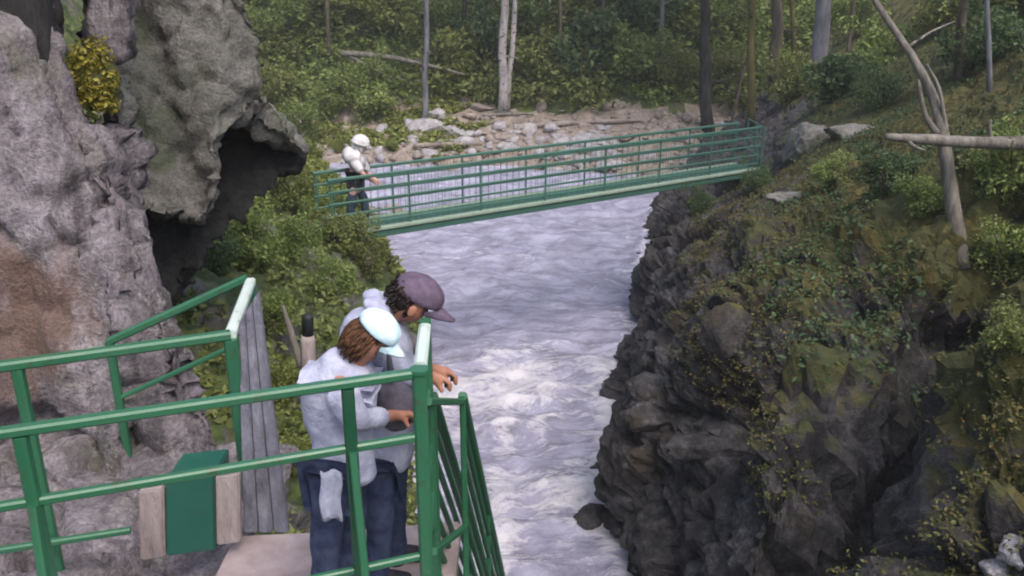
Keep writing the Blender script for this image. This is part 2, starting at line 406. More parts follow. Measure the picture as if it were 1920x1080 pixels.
edge = np.minimum(p[:, 0] - interp(p[:, 1], XL), interp(p[:, 1], XR) - p[:, 0])
p[:, 2] = wv * .11 + rid * .07 + rapid * (.12 + .16 * vnoise(q * 2.2, 77)) + .03 * fbm(q, 4, 3, 90)
me = mesh_np('river', p, grid_faces(ny, nx)); me.shade_smooth()
a = me.attributes.new('foam', 'FLOAT', 'POINT'); a.data.foreach_set('value', (rapid * 1.0 + .7 * np.exp(-np.clip(edge, 0, 9) / .22) + .9 * np.clip(rid - .5, 0, 1) * np.clip(vnoise(p * .45, 31) + .4, 0, 1) - .22 * (p[:, 1] > 20) - .05 + .3 * np.clip((15 - p[:, 1]) / 4, 0, 1) * (.5 + .5 * vnoise(p * .9, 12)) + .25 * np.clip(rid - .55, 0, 1)).astype(np.float32))
river = tag(link('river', me, 'river_water'), kind='structure')

bpy.context.view_layer.update()
def bvh_of(objs):
    vs, fs = [], []; off = 0
    for o in objs:
        m = o.data; n = len(m.vertices); c = np.empty(n * 3, np.float32); m.vertices.foreach_get('co', c)
        vs += [tuple(x) for x in c.reshape(-1, 3).tolist()]
        f = np.empty(len(m.loops), np.int32); m.loops.foreach_get('vertex_index', f); fs += (f.reshape(-1, 4) + off).tolist(); off += n
    return BVHTree.FromPolygons(vs, fs)
BV = bvh_of([rb, lb, hill])
BVW = bvh_of([river])
def G(px, py, fallback=30):
    h = BV.ray_cast(V((0, 0, CAMZ)), ray(px, py).normalized())
    return h[0] if h[0] is not None else P(px, py, fallback)
def down(x, y, z=60):
    h = BV.ray_cast(V((x, y, z)), V((0, 0, -1))); return h[0] if h[0] is not None else V((x, y, 0))

# ------------------------------------------------------------------ rocks by voxel remesh of prisms
def evaluated(o):
    dg = bpy.context.evaluated_depsgraph_get(); me = bpy.data.meshes.new_from_object(o.evaluated_get(dg))
    return me
def prism(bm, pts2, Yf, Yb, shrink=.75):
    """image outline at distance Yf, carried back to Yb as a real solid with a tapered back"""
    fr = [P(x, y, Yf if not isinstance(Yf, (list, tuple)) else Yf[i]) for i, (x, y) in enumerate(pts2)]
    c = sum(fr, V()) / len(fr); dY = Yb
    bk = []
    for p in fr:   # the far side narrows along the line of sight from the path, so it never bulges past the near side
        k_ = (p.y + dY) / p.y; cc = V((c.x * k_, p.y + dY, CAMZ + (c.z - CAMZ) * k_)); pb = V((p.x * k_, p.y + dY, CAMZ + (p.z - CAMZ) * k_)); bk.append(cc.lerp(pb, shrink))
    a = [bm.verts.new(p) for p in fr]; b = [bm.verts.new(p) for p in bk]; n = len(a)
    for i in range(n): bm.faces.new((a[i], a[(i + 1) % n], b[(i + 1) % n], b[i]))
    bmesh.ops.triangulate(bm, faces=[bm.faces.new(a[::-1]), bm.faces.new(b)])
def remeshed(name, bm, vox, mat, amps, seed, label, cat, smooth_it=2, group=None, kind=None, crackdir=None):
    bmesh.ops.recalc_face_normals(bm, faces=bm.faces)
    me = bpy.data.meshes.new('t'); bm.to_mesh(me); bm.free(); o = bpy.data.objects.new('t', me); COL.objects.link(o)
    r = o.modifiers.new('r', 'REMESH'); r.mode = 'VOXEL'; r.voxel_size = vox
    s = o.modifiers.new('s', 'SMOOTH'); s.iterations = smooth_it; s.factor = .6
    m2 = evaluated(o); bpy.data.objects.remove(o)
    n = len(m2.vertices); c = np.empty(n * 3, np.float32); m2.vertices.foreach_get('co', c); c = c.reshape(-1, 3).astype(float)
    nn = np.empty(n * 3, np.float32); m2.vertices.foreach_get('normal', nn); nn = nn.reshape(-1, 3)
    d = 0
    for sc, am in amps:
        pp = c if crackdir is None else c * np.array(crackdir)
        d = d + facet(pp, sc, seed + int(sc * 10)) * am
    d = d + fbm(c, 2.5, 4, seed) * .05
    if crackdir is not None:   # steep joints in the face
        w1 = np.abs(vnoise(c * np.array([1.5, 1.1, .28]) + 3, seed)); w2 = np.abs(vnoise(c * np.array([3.1, 2.4, .5]) + 7, seed + 2))
        d = d - .3 * np.clip(.07 - w1, 0, .07) / .07 - .1 * np.clip(.06 - w2, 0, .06) / .06
    c = c + nn * d[:, None]
    m2.vertices.foreach_set('co', c.astype(np.float32).ravel()); m2.update(); m2.shade_smooth()
    o = link(name, m2, mat); tag(o, label, cat, group, kind); return o

rock_mat('shade_black_rock', [(.006, .006, .007), (.014, .014, .015), (.026, .025, .025), (.05, .047, .045)], None, 0, 1)  # near-black colour stands for the shade inside the hollow
# left rock face (terrain)
bm = bmesh.new()
prism(bm, [(-420, -420), (100, -420), (118, 120), (160, 230), (215, 330), (250, 440), (300, 560), (330, 700), (360, 820), (390, 1250), (-420, 1250)], [5.6, 6.2, 6.1, 6.0, 5.9, 5.7, 5.6, 5.5, 5.35, 5.2, 5.0], 1.8, .93)
face = remeshed('rock_face', bm, .045, 'face_rock', [(.8, .17), (2.4, .08), (6, .035)], 5, None, None, 1, kind='structure', crackdir=(1, 1, .45))
bm = bmesh.new()   # leaning slab in front of the face: the diagonal ridge
prism(bm, [(140, 190), (235, 360), (290, 540), (345, 640), (415, 860), (440, 1100), (330, 1200), (205, 900), (190, 620), (170, 420)], [5.9, 5.75, 5.5, 5.4, 5.1, 4.9, 4.8, 5.0, 5.2, 5.6], .8, .85)
remeshed('rock_slab', bm, .035, 'face_rock', [(1.3, .16), (4, .06)], 17, 'long pinkish grey slab leaning down beside the rock face behind the green rails', 'rock', 1, crackdir=(1.3, 1, .5))
# overhanging boulder
bm = bmesh.new()
prism(bm, [(150, -300), (440, -300), (415, 40), (455, 110), (505, 190), (580, 285), (555, 300), (490, 262), (430, 235), (405, 275), (415, 330), (392, 425), (335, 415), (270, 400), (235, 330), (225, 150), (170, 120)],
      [9.3, 9.3, 9.0, 8.8, 8.9, 9.4, 9.5, 9.2, 8.7, 8.3, 8.2, 8.2, 8.0, 7.9, 7.6, 7.5, 7.8], 2.2, .93)
remeshed('overhanging_rock', bm, .05, 'boulder_rock', [(.9, .14), (2.2, .09), (6, .04)], 29, 'huge grey overhanging rock with a pointed beak and a black hollow beneath it', 'rock', 1)
bm = bmesh.new()
prism(bm, [(165, -300), (250, -300), (245, 60), (235, 110), (205, 120), (165, 60)], 7.0, 1.0, .9)
remeshed('rock_pillar', bm, .04, 'face_rock', [(1.5, .15), (4, .05)], 33, 'narrow reddish rock pillar above the yellow moss clump', 'rock', 1)

bm = bmesh.new()  # rock added to fill the hollow, its darkness painted in
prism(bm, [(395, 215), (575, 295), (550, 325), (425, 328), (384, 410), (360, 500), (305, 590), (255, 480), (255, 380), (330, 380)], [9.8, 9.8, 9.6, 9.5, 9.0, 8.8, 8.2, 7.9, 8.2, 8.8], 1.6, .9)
remeshed('hollow_shade_rock', bm, .05, 'shade_black_rock', [(1.5, .12), (4, .05)], 43, 'rock set back in the hollow under the overhanging rock, coloured black as its shade', 'rock', 1)

# ------------------------------------------------------------------ foliage meshes
def leaves(centres, per, spread, size, up=.35, seed=0, aspect=.55, flat=1.0):
    g = np.random.default_rng(seed); c = np.repeat(np.asarray(centres, float), per, 0); n = len(c)
    dv = g.normal(size=(n, 3)); dv /= np.linalg.norm(dv, axis=1, keepdims=True)
    rr = spread * g.uniform(.25, 1, n) ** .6
    pos = c + dv * rr[:, None] * np.array([1, 1, flat])
    nn = g.normal(size=(n, 3)) + dv * .7; nn[:, 2] += up * 2; nn /= np.linalg.norm(nn, axis=1, keepdims=True)
    t = np.cross(nn, g.normal(size=(n, 3))); t /= np.linalg.norm(t, axis=1, keepdims=True); b = np.cross(nn, t)
    s = size * g.uniform(.45, 1.6, n)[:, None]
    tip = -nn * s * .25
    v = np.stack([pos - t * s, pos + b * s * aspect + nn * s * .12, pos + t * s + tip, pos - b * s * aspect + nn * s * .12], 1).reshape(-1, 3)
    f = np.arange(n * 4).reshape(-1, 4)
    f = np.concatenate([f[:, [0, 1, 2]], f[:, [0, 2, 3]]]); return v, f
def blob_centres(n, rx, ry, rz, seed, hollow=.45, zc=0):
    g = np.random.default_rng(seed); d = g.normal(size=(n, 3)); d /= np.linalg.norm(d, axis=1, keepdims=True)
    r = g.uniform(hollow, 1, n)[:, None] ** .7; c = d * r * np.array([rx, ry, rz]); c[:, 2] += zc; return c
BUSH = []
for i in range(7):
    g_ = np.random.default_rng(900 + i); c = blob_centres(44, .85, .8, .6, 100 + i, .3, .62) * (1 + .35 * g_.normal(size=(44, 1)) * (g_.uniform(size=(44, 1)) > .55)); c[:, 2] = np.abs(c[:, 2] + .1)
    v, f = leaves(c, 95 if i < 4 else 62, .27, .04 if i < 4 else .06, seed=200 + i)
    me = mesh_np('foliage', v, f); BUSH.append(me)
    bm = bmesh.new(); random.seed(i)
    for q in range(9):
        e = V(c[q * 3]) ; tube(bm, spline([V((0, 0, -.25)), V((e.x * .25, e.y * .25, e.z * .5)), e], 3), [.025, .022, .02, .016, .012, .009, .005], 5)
    m2 = bpy.data.meshes.new('stem'); bm.to_mesh(m2); bm.free(); m2.materials.append(M['bark_brown']); BUSH[-1] = (me, m2)
MATV = {}
def bush_mesh(i, mat):
    k2 = (i, mat)
    if k2 not in MATV:
        m = BUSH[i][0].copy(); m.materials.clear(); m.materials.append(M[mat]); MATV[k2] = m
    return MATV[k2], BUSH[i][1]
def bush(loc, s, mat, label, group, i, name='shrub', cat='shrub', sz=1.0):
    fm, sm = bush_mesh(i % 7, mat)
    e = empty(name, loc, label, cat, group); e.rotation_euler.z = random.uniform(0, 6.28); e.scale = (s, s, s * sz)
    for nm, me in (('foliage', fm), ('stem', sm)):
        o = bpy.data.objects.new(nm, me); COL.objects.link(o); o.parent = e
    return e
MAT_WORD = {'leaf_green': 'mid green', 'leaf_dark': 'dark green', 'leaf_yellow': 'bright yellow green', 'leaf_olive': 'dull olive'}
random.seed(12)
# (px, py of foot, size m, material, variant, place)
SH = [
 (585, 300, .5, 'leaf_yellow', 4, 'just right of the pointed beak of the overhanging rock'),
 (635, 285, .45, 'leaf_yellow', 1, 'low at the left shoulder of the far bridge walker'),
 (735, 282, .5, 'leaf_yellow', 5, 'low at the right shoulder of the far bridge walker'),
 (560, 262, 1.5, 'leaf_green', 0, 'rising just right of the overhanging rock, large'),
 (470, 90, 1.7, 'leaf_green', 1, 'peeping over the shoulder of the overhanging rock'),
 (520, 190, 1.6, 'leaf_olive', 2, 'low against the sloping side of the overhanging rock'),
 (620, 215, 1.6, 'leaf_green', 3, 'above the head of the far bridge walker'),
 (705, 225, 1.6, 'leaf_green', 5, 'between the far bridge walker and the pale shore rocks'),
 (560, 60, 2.0, 'leaf_green', 4, 'at the top edge left of the fallen forked branch'),
 (640, 40, 2.0, 'leaf_olive', 5, 'at the top edge over the fallen forked branch'),
 (720, 60, 2.2, 'leaf_yellow', 6, 'at the top edge left of the thin grey trunk'),
 (690, 190, 1.5, 'leaf_green', 1, 'right under the fallen forked branch'),
 (850, 60, 2.2, 'leaf_green', 2, 'between the thin grey trunk and the pale birch'),
 (840, 150, 2.0, 'leaf_yellow', 4, 'beside the tip of the fallen forked branch'),
 (900, 120, 2.0, 'leaf_dark', 5, 'shading the ground left of the pale birch'),
 (1010, 150, 2.0, 'leaf_olive', 6, 'close on the right of the pale birch foot'),
 (1030, 60, 2.2, 'leaf_green', 3, 'high up right of the pale birch'),
 (1100, 130, 2.2, 'leaf_dark', 4, 'over the middle of the tan shore'),
 (1120, 40, 2.4, 'leaf_olive', 5, 'at the top edge over the middle of the tan shore'),
 (1190, 150, 2.0, 'leaf_green', 6, 'over the right end of the tan shore'),
 (1210, 60, 2.3, 'leaf_dark', 2, 'at the top edge left of the dark trunk'),
 (1270, 170, 1.6, 'leaf_olive', 1, 'close on the left of the dark trunk'),
 (1365, 150, 1.3, 'leaf_olive', 0, 'between the dark trunk and the mossy trunk'),
 (1370, 60, 1.8, 'leaf_green', 3, 'high between the dark trunk and the mossy trunk'),
 (1475, 190, 1.3, 'leaf_olive', 2, 'behind the right end of the footbridge'),
 (1500, 90, 1.6, 'leaf_green', 6, 'between the two broad grey trunks upper right'),
 (1600, 70, 1.5, 'leaf_green', 0, 'left of the leaning dead tree near the top'),
 (1640, 130, 1.2, 'leaf_green', 4, 'behind the middle of the leaning dead tree'),
 (1560, 190, 1.1, 'leaf_dark', 5, 'above the grey outcrop on the right bank'),
 (1640, 210, .8, 'leaf_dark', 1, 'left of the leaning dead tree just over the cross log'),
 (1830, 120, 1.3, 'leaf_dark', 3, 'right of the leaning dead tree over the cross log'),
 (1760, 60, 1.4, 'leaf_olive', 2, 'at the top edge right of the leaning dead tree'),
 (1890, 60, 1.5, 'leaf_olive', 5, 'in the top right corner'),
 (1890, 370, .75, 'leaf_green', 1, 'under the right end of the cross log'),
 (1660, 360, .6, 'leaf_dark', 0, 'below the left end of the cross log'),
 (1730, 400, .5, 'leaf_green', 2, 'at the foot of the leaning dead tree, left side'),
 (1560, 350, .5, 'leaf_green', 3, 'just below the grey outcrop on the right bank'),
 (1880, 520, .6, 'leaf_green', 0, 'on the right bank at the right edge, midway down'),
 (1890, 650, .35, 'leaf_olive', 2, 'at the right edge above the near mossy buttress'),
 (1420, 360, .5, 'leaf_dark', 1, 'right under the right end of the footbridge'),
 (1310, 400, .45, 'leaf_dark', 3, 'on the rock lip under the footbridge'),
 (450, 400, .6, 'leaf_green', 1, 'under the pointed beak of the overhanging rock'),
 (425, 460, .5, 'leaf_olive', 3, 'at the right lip of the lower black hollow'),
 (470, 380, .8, 'leaf_olive', 2, 'in front of the black hollow of the overhanging rock'),
 (540, 390, .7, 'leaf_olive', 1, 'left of the footbridge start'),
 (610, 400, .6, 'leaf_green', 0, 'at the very start of the footbridge, left of the walker'),
 (480, 500, .65, 'leaf_green', 3, 'left bank, behind the white topped corner of the rails'),
 (545, 480, .6, 'leaf_green', 1, 'left bank, over the short post with a black top'),
 (640, 470, .7, 'leaf_olive', 0, 'left bank below the footbridge start'),
 (690, 520, .55, 'leaf_olive', 2, 'left bank behind the back of the capped person'),
 (620, 560, .5, 'leaf_green', 3, 'left bank between the short post and the capped person'),
 (510, 620, .42, 'leaf_green', 0, 'right beside the grey plank panel near its top'),
 (535, 760, .35, 'leaf_yellow', 1, 'between the grey plank panel and the person, midway'),
 (545, 880, .3, 'leaf_yellow', 2, 'between the grey plank panel and the person, low down'),
 (400, 510, .55, 'leaf_dark', 3, 'in the dark gap between the slab and the left bank'),
]
for (px, py, s, mat, i, where) in SH:
    g = G(px, py)
    bush(g - V((0, 0, .12 * s)), s, mat, MAT_WORD[mat] + ' leafy shrub ' + where, 'shrubs on the banks and hillside', i, sz=random.uniform(.85, 1.2))

# ground cover (stuff): small leaves over moss and soil
def cover(name, P0, n, size, mat, sel, seed, lift=.02, spread=.06):
    g = np.random.default_rng(seed); idx = np.nonzero(sel(P0))[0]
    pick = P0[g.choice(idx, n)] + g.normal(size=(n, 3)) * np.array([spread, spread, spread * .4]); pick[:, 2] += lift
    v, f = leaves(pick, 3, size * 1.6, size, up=.8, seed=seed)
    o = link(name, mesh_np(name, v, f), mat); tag(o, kind='stuff'); return o
def density(p, sc, th, s): return fbm(p, sc, 4, s) > th
tag(cover('moss', rbp, 90000, .019, 'moss_leaf', lambda p: (p[:, 2] > 2.9) & (p[:, 1] < 24) & (p[:, 0] < 15) & density(p, .8, -.25, 4), 1, .01, .05), 'low brown green moss covering the right bank')
tag(cover('ferns', rbp, 22000, .032, 'leaf_dark', lambda p: (p[:, 2] > 4.2) & (p[:, 1] > 8) & (p[:, 1] < 40) & (p[:, 0] < 30) & density(p, .5, .05, 8), 2, .05, .12), 'dark green low plants on the upper right bank')
tag(cover('undergrowth', lbp, 26000, .05, 'leaf_olive', lambda p: (p[:, 2] > 1.2) & (p[:, 1] > 6.5) & (p[:, 1] < 34) & (p[:, 0] > -20) & density(p, .7, -.1, 14), 3, .04, .08), 'olive low plants over the left bank')
tag(cover('grass', lbp, 12000, .08, 'leaf_yellow', lambda p: (p[:, 2] > .7) & (p[:, 2] < 3.6) & (p[:, 1] > 21) & (p[:, 1] < 40) & (p[:, 0] > -16), 4, .06, .1), 'bright yellow green grass on the left bank beyond the bridge')
tag(cover('shore_plants', hp, 9000, .1, 'leaf_yellow', lambda p: (p[:, 2] > .15) & (p[:, 2] < 2.2) & (p[:, 0] < 3) & (p[:, 0] > -22) & density(p, .5, .0 , 44) & (p[:, 0] + 2.2 * fbm(p, .4, 3, 2) < -1.5), 7, .1, .15), 'yellow green low plants on the left part of the far shore')
tag(cover('forest_undergrowth', hp, 90000, .13, 'leaf_green', lambda p: (p[:, 2] > 2.4) & (p[:, 1] < 75) & (np.abs(p[:, 0]) < 40) & density(p, .25, -.6, 24), 5, .25, .4), 'green undergrowth over the far hillside')
tag(cover('hillside_thicket', hp, 45000, .14, 'leaf_olive', lambda p: (p[:, 2] > 1.9) & (p[:, 1] < 75) & (np.abs(p[:, 0]) < 40) & density(p, .3, .1, 34), 6, .5, .5), 'olive thicket over the far hillside')

# yellow moss clump
bm = bmesh.new(); c = P(180, 150, 6.3)
bmesh.ops.create_icosphere(bm, subdivisions=3, radius=1, matrix=Matrix.Translation(c) @ Matrix.Diagonal((.16, .14, .22, 1)))
mc = empty('moss_clump', c, 'golden yellow moss clump bulging from the crack left of the overhanging rock', 'moss')
o = bmobj('cushion', bm, 'moss_leaf', mc, True)
cs = [c + V((random.gauss(0, .075), random.gauss(-.06, .05), random.gauss(0, .11))) for _ in range(60)]
v, f = leaves([tuple(x) for x in cs], 70, .075, .016, seed=5); link('moss_fronds', mesh_np('moss_fronds', v, f), 'gold_moss', mc)

# ------------------------------------------------------------------ trees
def crown_mesh(seed, h=5.0, r=2.6, n=70):
    c = blob_centres(n, r, r, h / 2, seed, .3, 0); v, f = leaves(c, 26, .5, .15, seed=seed); return mesh_np('crown', v, f)
CR = [crown_mesh(301), crown_mesh(302, 6, 2.2, 60)]
CRM = {}
def tree(name, px0, py0, px1, py1, rpx, mat, label, crown=None, Y=None, lean2=None, hgt=9.0, branches=5, seed=1, cmat='leaf_green'):
    g = G(px0, py0) if Y is None else P(px0, py0, Y)
    g = g - V((0, 0, .3)); Y0 = g.y
    top = P(px1, py1, Y0); dirv = (top - g).normalized(); sc = F / (Y0 * CY + (CAMZ - g.z) * SY); r = rpx / sc
    e = empty(name, g + V((0, 0, .3)), label, 'tree'); random.seed(seed)
    L = hgt; n = 12; pts = [g + dirv * (L * i / n) + V((random.uniform(-.3, .3) * r, random.uniform(-.3, .3) * r, 0)) for i in range(n + 1)]
    bm = bmesh.new(); tube(bm, pts, [r * (1.25 if i == 0 else 1) * (1 - .55 * i / n) for i in range(n + 1)], 12, .06)
    tr = bmobj('trunk', bm, mat, e, True)
    for b in range(branches):
        t = random.uniform(.28, .9); s = pts[int(t * n)]; a = random.uniform(0, 2 * pi); l = random.uniform(.8, 2.0)
        q = [s, s + V((math.cos(a) * l * .5, math.sin(a) * l * .5, random.uniform(-.1, .35) * l)), s + V((math.cos(a) * l, math.sin(a) * l, random.uniform(-.2, .5) * l))]
        bm = bmesh.new(); pp = spline(q, 3); tube(bm, pp, [max(.008, r * .28 * (1 - j / len(pp))) for j in range(len(pp))], 5); bmobj('branch', bm, mat, e, True)
    if crown is not None:
        key = (crown, cmat)
        if key not in CRM:
            m = CR[crown].copy(); m.materials.append(M[cmat]); CRM[key] = m
        o = bpy.data.objects.new('crown', CRM[key]); COL.objects.link(o); o.parent = e; o.location = (pts[-1] - (g + V((0, 0, .3)))); o.rotation_euler.z = seed
    return e
tree('birch_tree', 944, 215, 944, 0, 9, 'bark_birch', 'pale birch with the thicker upright stem, left one of the pair on the shore', 0, hgt=13, seed=3)
tree('birch_tree', 950, 205, 966, 0, 6, 'bark_birch', 'thinner pale birch stem right behind the thicker one', 0, hgt=13, seed=4)
tree('sapling_tree', 795, 235, 800, 0, 6, 'bark_grey', 'thin faint grey trunk standing on the pale shore rocks', 0, hgt=12, seed=5)
tree('dark_tree', 1327, 245, 1321, 0, 12, 'bark_dark', 'straight dark trunk at the right part of the footbridge', 0, hgt=11, seed=6, cmat='leaf_dark')
tree('mossy_tree', 1408, 235, 1412, 0, 8, 'bark_mossy', 'slim mossy olive trunk over the right end of the footbridge', 1, hgt=11, seed=7)
tree('crooked_tree', 1368, 225, 1405, 95, 5, 'bark_brown', 'thin brown crooked stem leaning between dark and mossy trunks', None, hgt=4, seed=8)
tree('grey_tree', 1456, 160, 1456, 0, 12, 'bark_brown', 'broad grey brown trunk just right of the mossy trunk', 1, hgt=11, seed=9)
tree('blue_grey_tree', 1532, 140, 1542, 0, 16, 'bark_grey', 'broadest blue grey trunk, upper right, left of the leaning dead tree', 1, hgt=11, seed=10)
tree('back_tree', 870, 100, 872, 0, 5, 'bark_dark', 'thin dark trunk between the faint grey trunk and the birches', 0, hgt=12, seed=12)
tree('back_tree', 1130, 110, 1133, 0, 6, 'bark_dark', 'thin dark trunk midway between the birches and the straight dark trunk', 0, hgt=12, seed=13)
tree('back_tree', 1800, 150, 1806, 0, 9, 'bark_brown', 'brown trunk right of the leaning dead tree near the top', 1, hgt=9, seed=14)
tree('slim_tree', 1238, 150, 1242, 0, 4, 'bark_grey', 'slim grey trunk left of the straight dark trunk', 0, hgt=12, seed=21)
tree('slim_tree', 1052, 120, 1050, 0, 4, 'bark_brown', 'slim brown trunk right of the birch pair', 0, hgt=12, seed=22)
tree('slim_tree', 1490, 130, 1486, 0, 5, 'bark_mossy', 'slim mossy trunk between the two broad grey trunks', 1, hgt=9, seed=23)
tree('slim_tree', 1590, 110, 1602, 0, 4, 'bark_brown', 'slim brown trunk right of the broadest blue grey trunk', 1, hgt=9, seed=24)
tree('slim_tree', 1860, 170, 1852, 0, 5, 'bark_grey', 'slim grey trunk near the top right corner', 1, hgt=8, seed=25)
tree('slim_tree', 620, 120, 612, 0, 4, 'bark_brown', 'slim brown trunk left of the forked fallen branch', 0, hgt=12, seed=26)
# dark trunk at the top left corner, standing on the rock face
tr = empty('pine_tree', P(55, 115, 6.1), 'dark reddish trunk on top of the rock face in the top left corner', 'tree')
bm = bmesh.new(); pts = spline([P(55, 135, 6.15), P(52, 40, 6.1), P(48, -80, 6.1), P(45, -700, 6.2)], 6); tube(bm, pts, [.2 * (1 - .4 * i / len(pts)) * (1.2 if i == 0 else 1) for i in range(len(pts))], 16, .06)
bmobj('trunk', bm, 'bark_dark', tr, True)
o = bpy.data.objects.new('crown', CRM[(1, 'leaf_green')]); COL.objects.link(o); o.parent = tr; o.location = (0, 0, 6)

def logobj(name, pts, rads, mat, label, cat, n=12, stubs=()):
    e = empty(name, pts[0], label, cat); sp = spline(pts, 6)
    rr = np.interp(np.linspace(0, 1, len(sp)), np.linspace(0, 1, len(rads)), rads)
    bm = bmesh.new(); tube(bm, sp, list(rr), n, .09); bmobj('trunk' if cat == 'tree' else 'log', bm, mat, e, True)
    for st in stubs:
        q = spline(st[0], 5); r2 = np.linspace(st[1], st[2], len(q)); bm = bmesh.new(); tube(bm, q, list(r2), 8, .08); bmobj('branch', bm, mat, e, True)
    return e
g1 = G(1808, 478)
Yd = g1.y
logobj('dead_tree', [g1 - V((0, 0, .2)), P(1785, 370, Yd + .2), P(1770, 270, Yd + .4), P(1762, 225, Yd + .5), P(1740, 160, Yd + .7), P(1700, 90, Yd + .9), P(1640, 0, Yd + 1.2), P(1560, -150, Yd + 1.6)],
       [.12, .095, .085, .075, .062, .052, .042, .022], 'dead_wood', 'pale dead tree leaning left across the upper right, crossed by a log', 'tree',
       stubs=[([P(1757, 250, Yd + .4), P(1735, 215, Yd + .45), P(1722, 150, Yd + .6)], .05, .02), ([P(1775, 255, Yd + .4), P(1762, 170, Yd + .5), P(1738, 120, Yd + .6)], .035, .012),
              ([P(1700, 90, Yd + .9), P(1745, 60, Yd + .9), P(1790, 40, Yd + 1.1)], .025, .008)])
Yl = Yd + .05
logobj('cross_log', [P(1660, 256, Yl), P(1740, 262, Yl - .05), P(1830, 267, Yl - .1), P(1935, 268, Yl - .1), P(2100, 275, Yl)], [.045, .075, .08, .09, .1], 'dead_wood', 'pale grey log lying level across the leaning dead tree at the right edge', 'log',
       stubs=[([P(1858, 262, Yl - .1), P(1856, 240, Yl - .1), P(1858, 225, Yl - .1)], .03, .015), ([P(1700, 262, Yl), P(1715, 275, Yl - .2), P(1735, 282, Yl - .3)], .03, .012)])
a, b = G(648, 108), G(868, 148); u = V((0, 0, .8)); u2 = V((0, -1, .5))
Yb = min(a.y, b.y) - 1.2
logobj('fallen_branch', [P(640, 100, Yb), P(720, 106, Yb - .2), P(800, 122, Yb - .2), P(872, 140, Yb)], [.16, .14, .1, .05], 'dead_wood', 'pale forked fallen branch on the green slope above the far bridge walker', 'branch',
       stubs=[([P(650, 102, Yb), P(700, 130, Yb - .3), P(745, 148, Yb - .3), P(790, 152, Yb - .2)], .11, .03)])
gp = G(528, 572)
logobj('leaning_stick', [P(565, 690, 7.2), P(548, 630, 7.3), P(530, 572, 7.4)], [.035, .03, .015], 'dead_wood', 'thin pale stick leaning left of the short post behind the white sleeved person', 'branch')
logobj('root_branch', [G(1835, 500) + V((0, 0, .1)), G(1845, 485) + V((0, 0, .25)), G(1870, 480) + V((0, 0, .25)), G(1868, 505) + V((0, 0, .08))], [.04, .045, .04, .03], 'dead_wood', 'curled pale root on the slope right of the dead tree foot', 'branch')
# logs on the far shore
for (x0, y0, x1, y1, r, mat, lb_) in [(775, 281, 905, 279, .11, 'tan_stone', 'long tan log lying along the far shore nearest the water'), (985, 244, 1195, 238, .13, 'tan_stone', 'pinkish long log on the far shore right of the birches'), (905, 224, 1000, 222, .09, 'dead_wood', 'short pale log at the foot of the birches')]:
    a, b = G(x0, y0), G(x1, y1); b = b.lerp(V((b.x, a.y, b.z)), .5)
    logobj('shore_log', [a + V((0, 0, .2)), a.lerp(b, .5) + V((0, 0, .24)), b + V((0, 0, .22))], [r, r * .9, r * .6], mat, lb_, 'log')

# ------------------------------------------------------------------ loose stones
def stone(name, c, r, mat, label, seed, sq=(1, 1, .7), group='loose stones'):
    bm = bmesh.new(); bmesh.ops.create_icosphere(bm, subdivisions=5 if r > .5 else 4, radius=1)
    me = bpy.data.meshes.new(name); bm.to_mesh(me); bm.free(); n = len(me.vertices); v = np.empty(n * 3, np.float32); me.vertices.foreach_get('co', v); v = v.reshape(-1, 3).astype(float)
    g = np.random.default_rng(seed)
    for _ in range(9):   # plane cuts make it angular
        nn = g.normal(size=3); nn /= np.linalg.norm(nn); dd = g.uniform(.55, .85); s = v @ nn - dd; v -= np.clip(s, 0, None)[:, None] * nn * .9
    v = v * (1 + .12 * facet(v + seed, 2.5, seed)[:, None]) * np.array(sq) * r
    me.vertices.foreach_set('co', v.astype(np.float32).ravel()); me.update(); me.shade_smooth()
    o = link(name, me, mat); o.location = c; tag(o, label, 'stone', group); return o
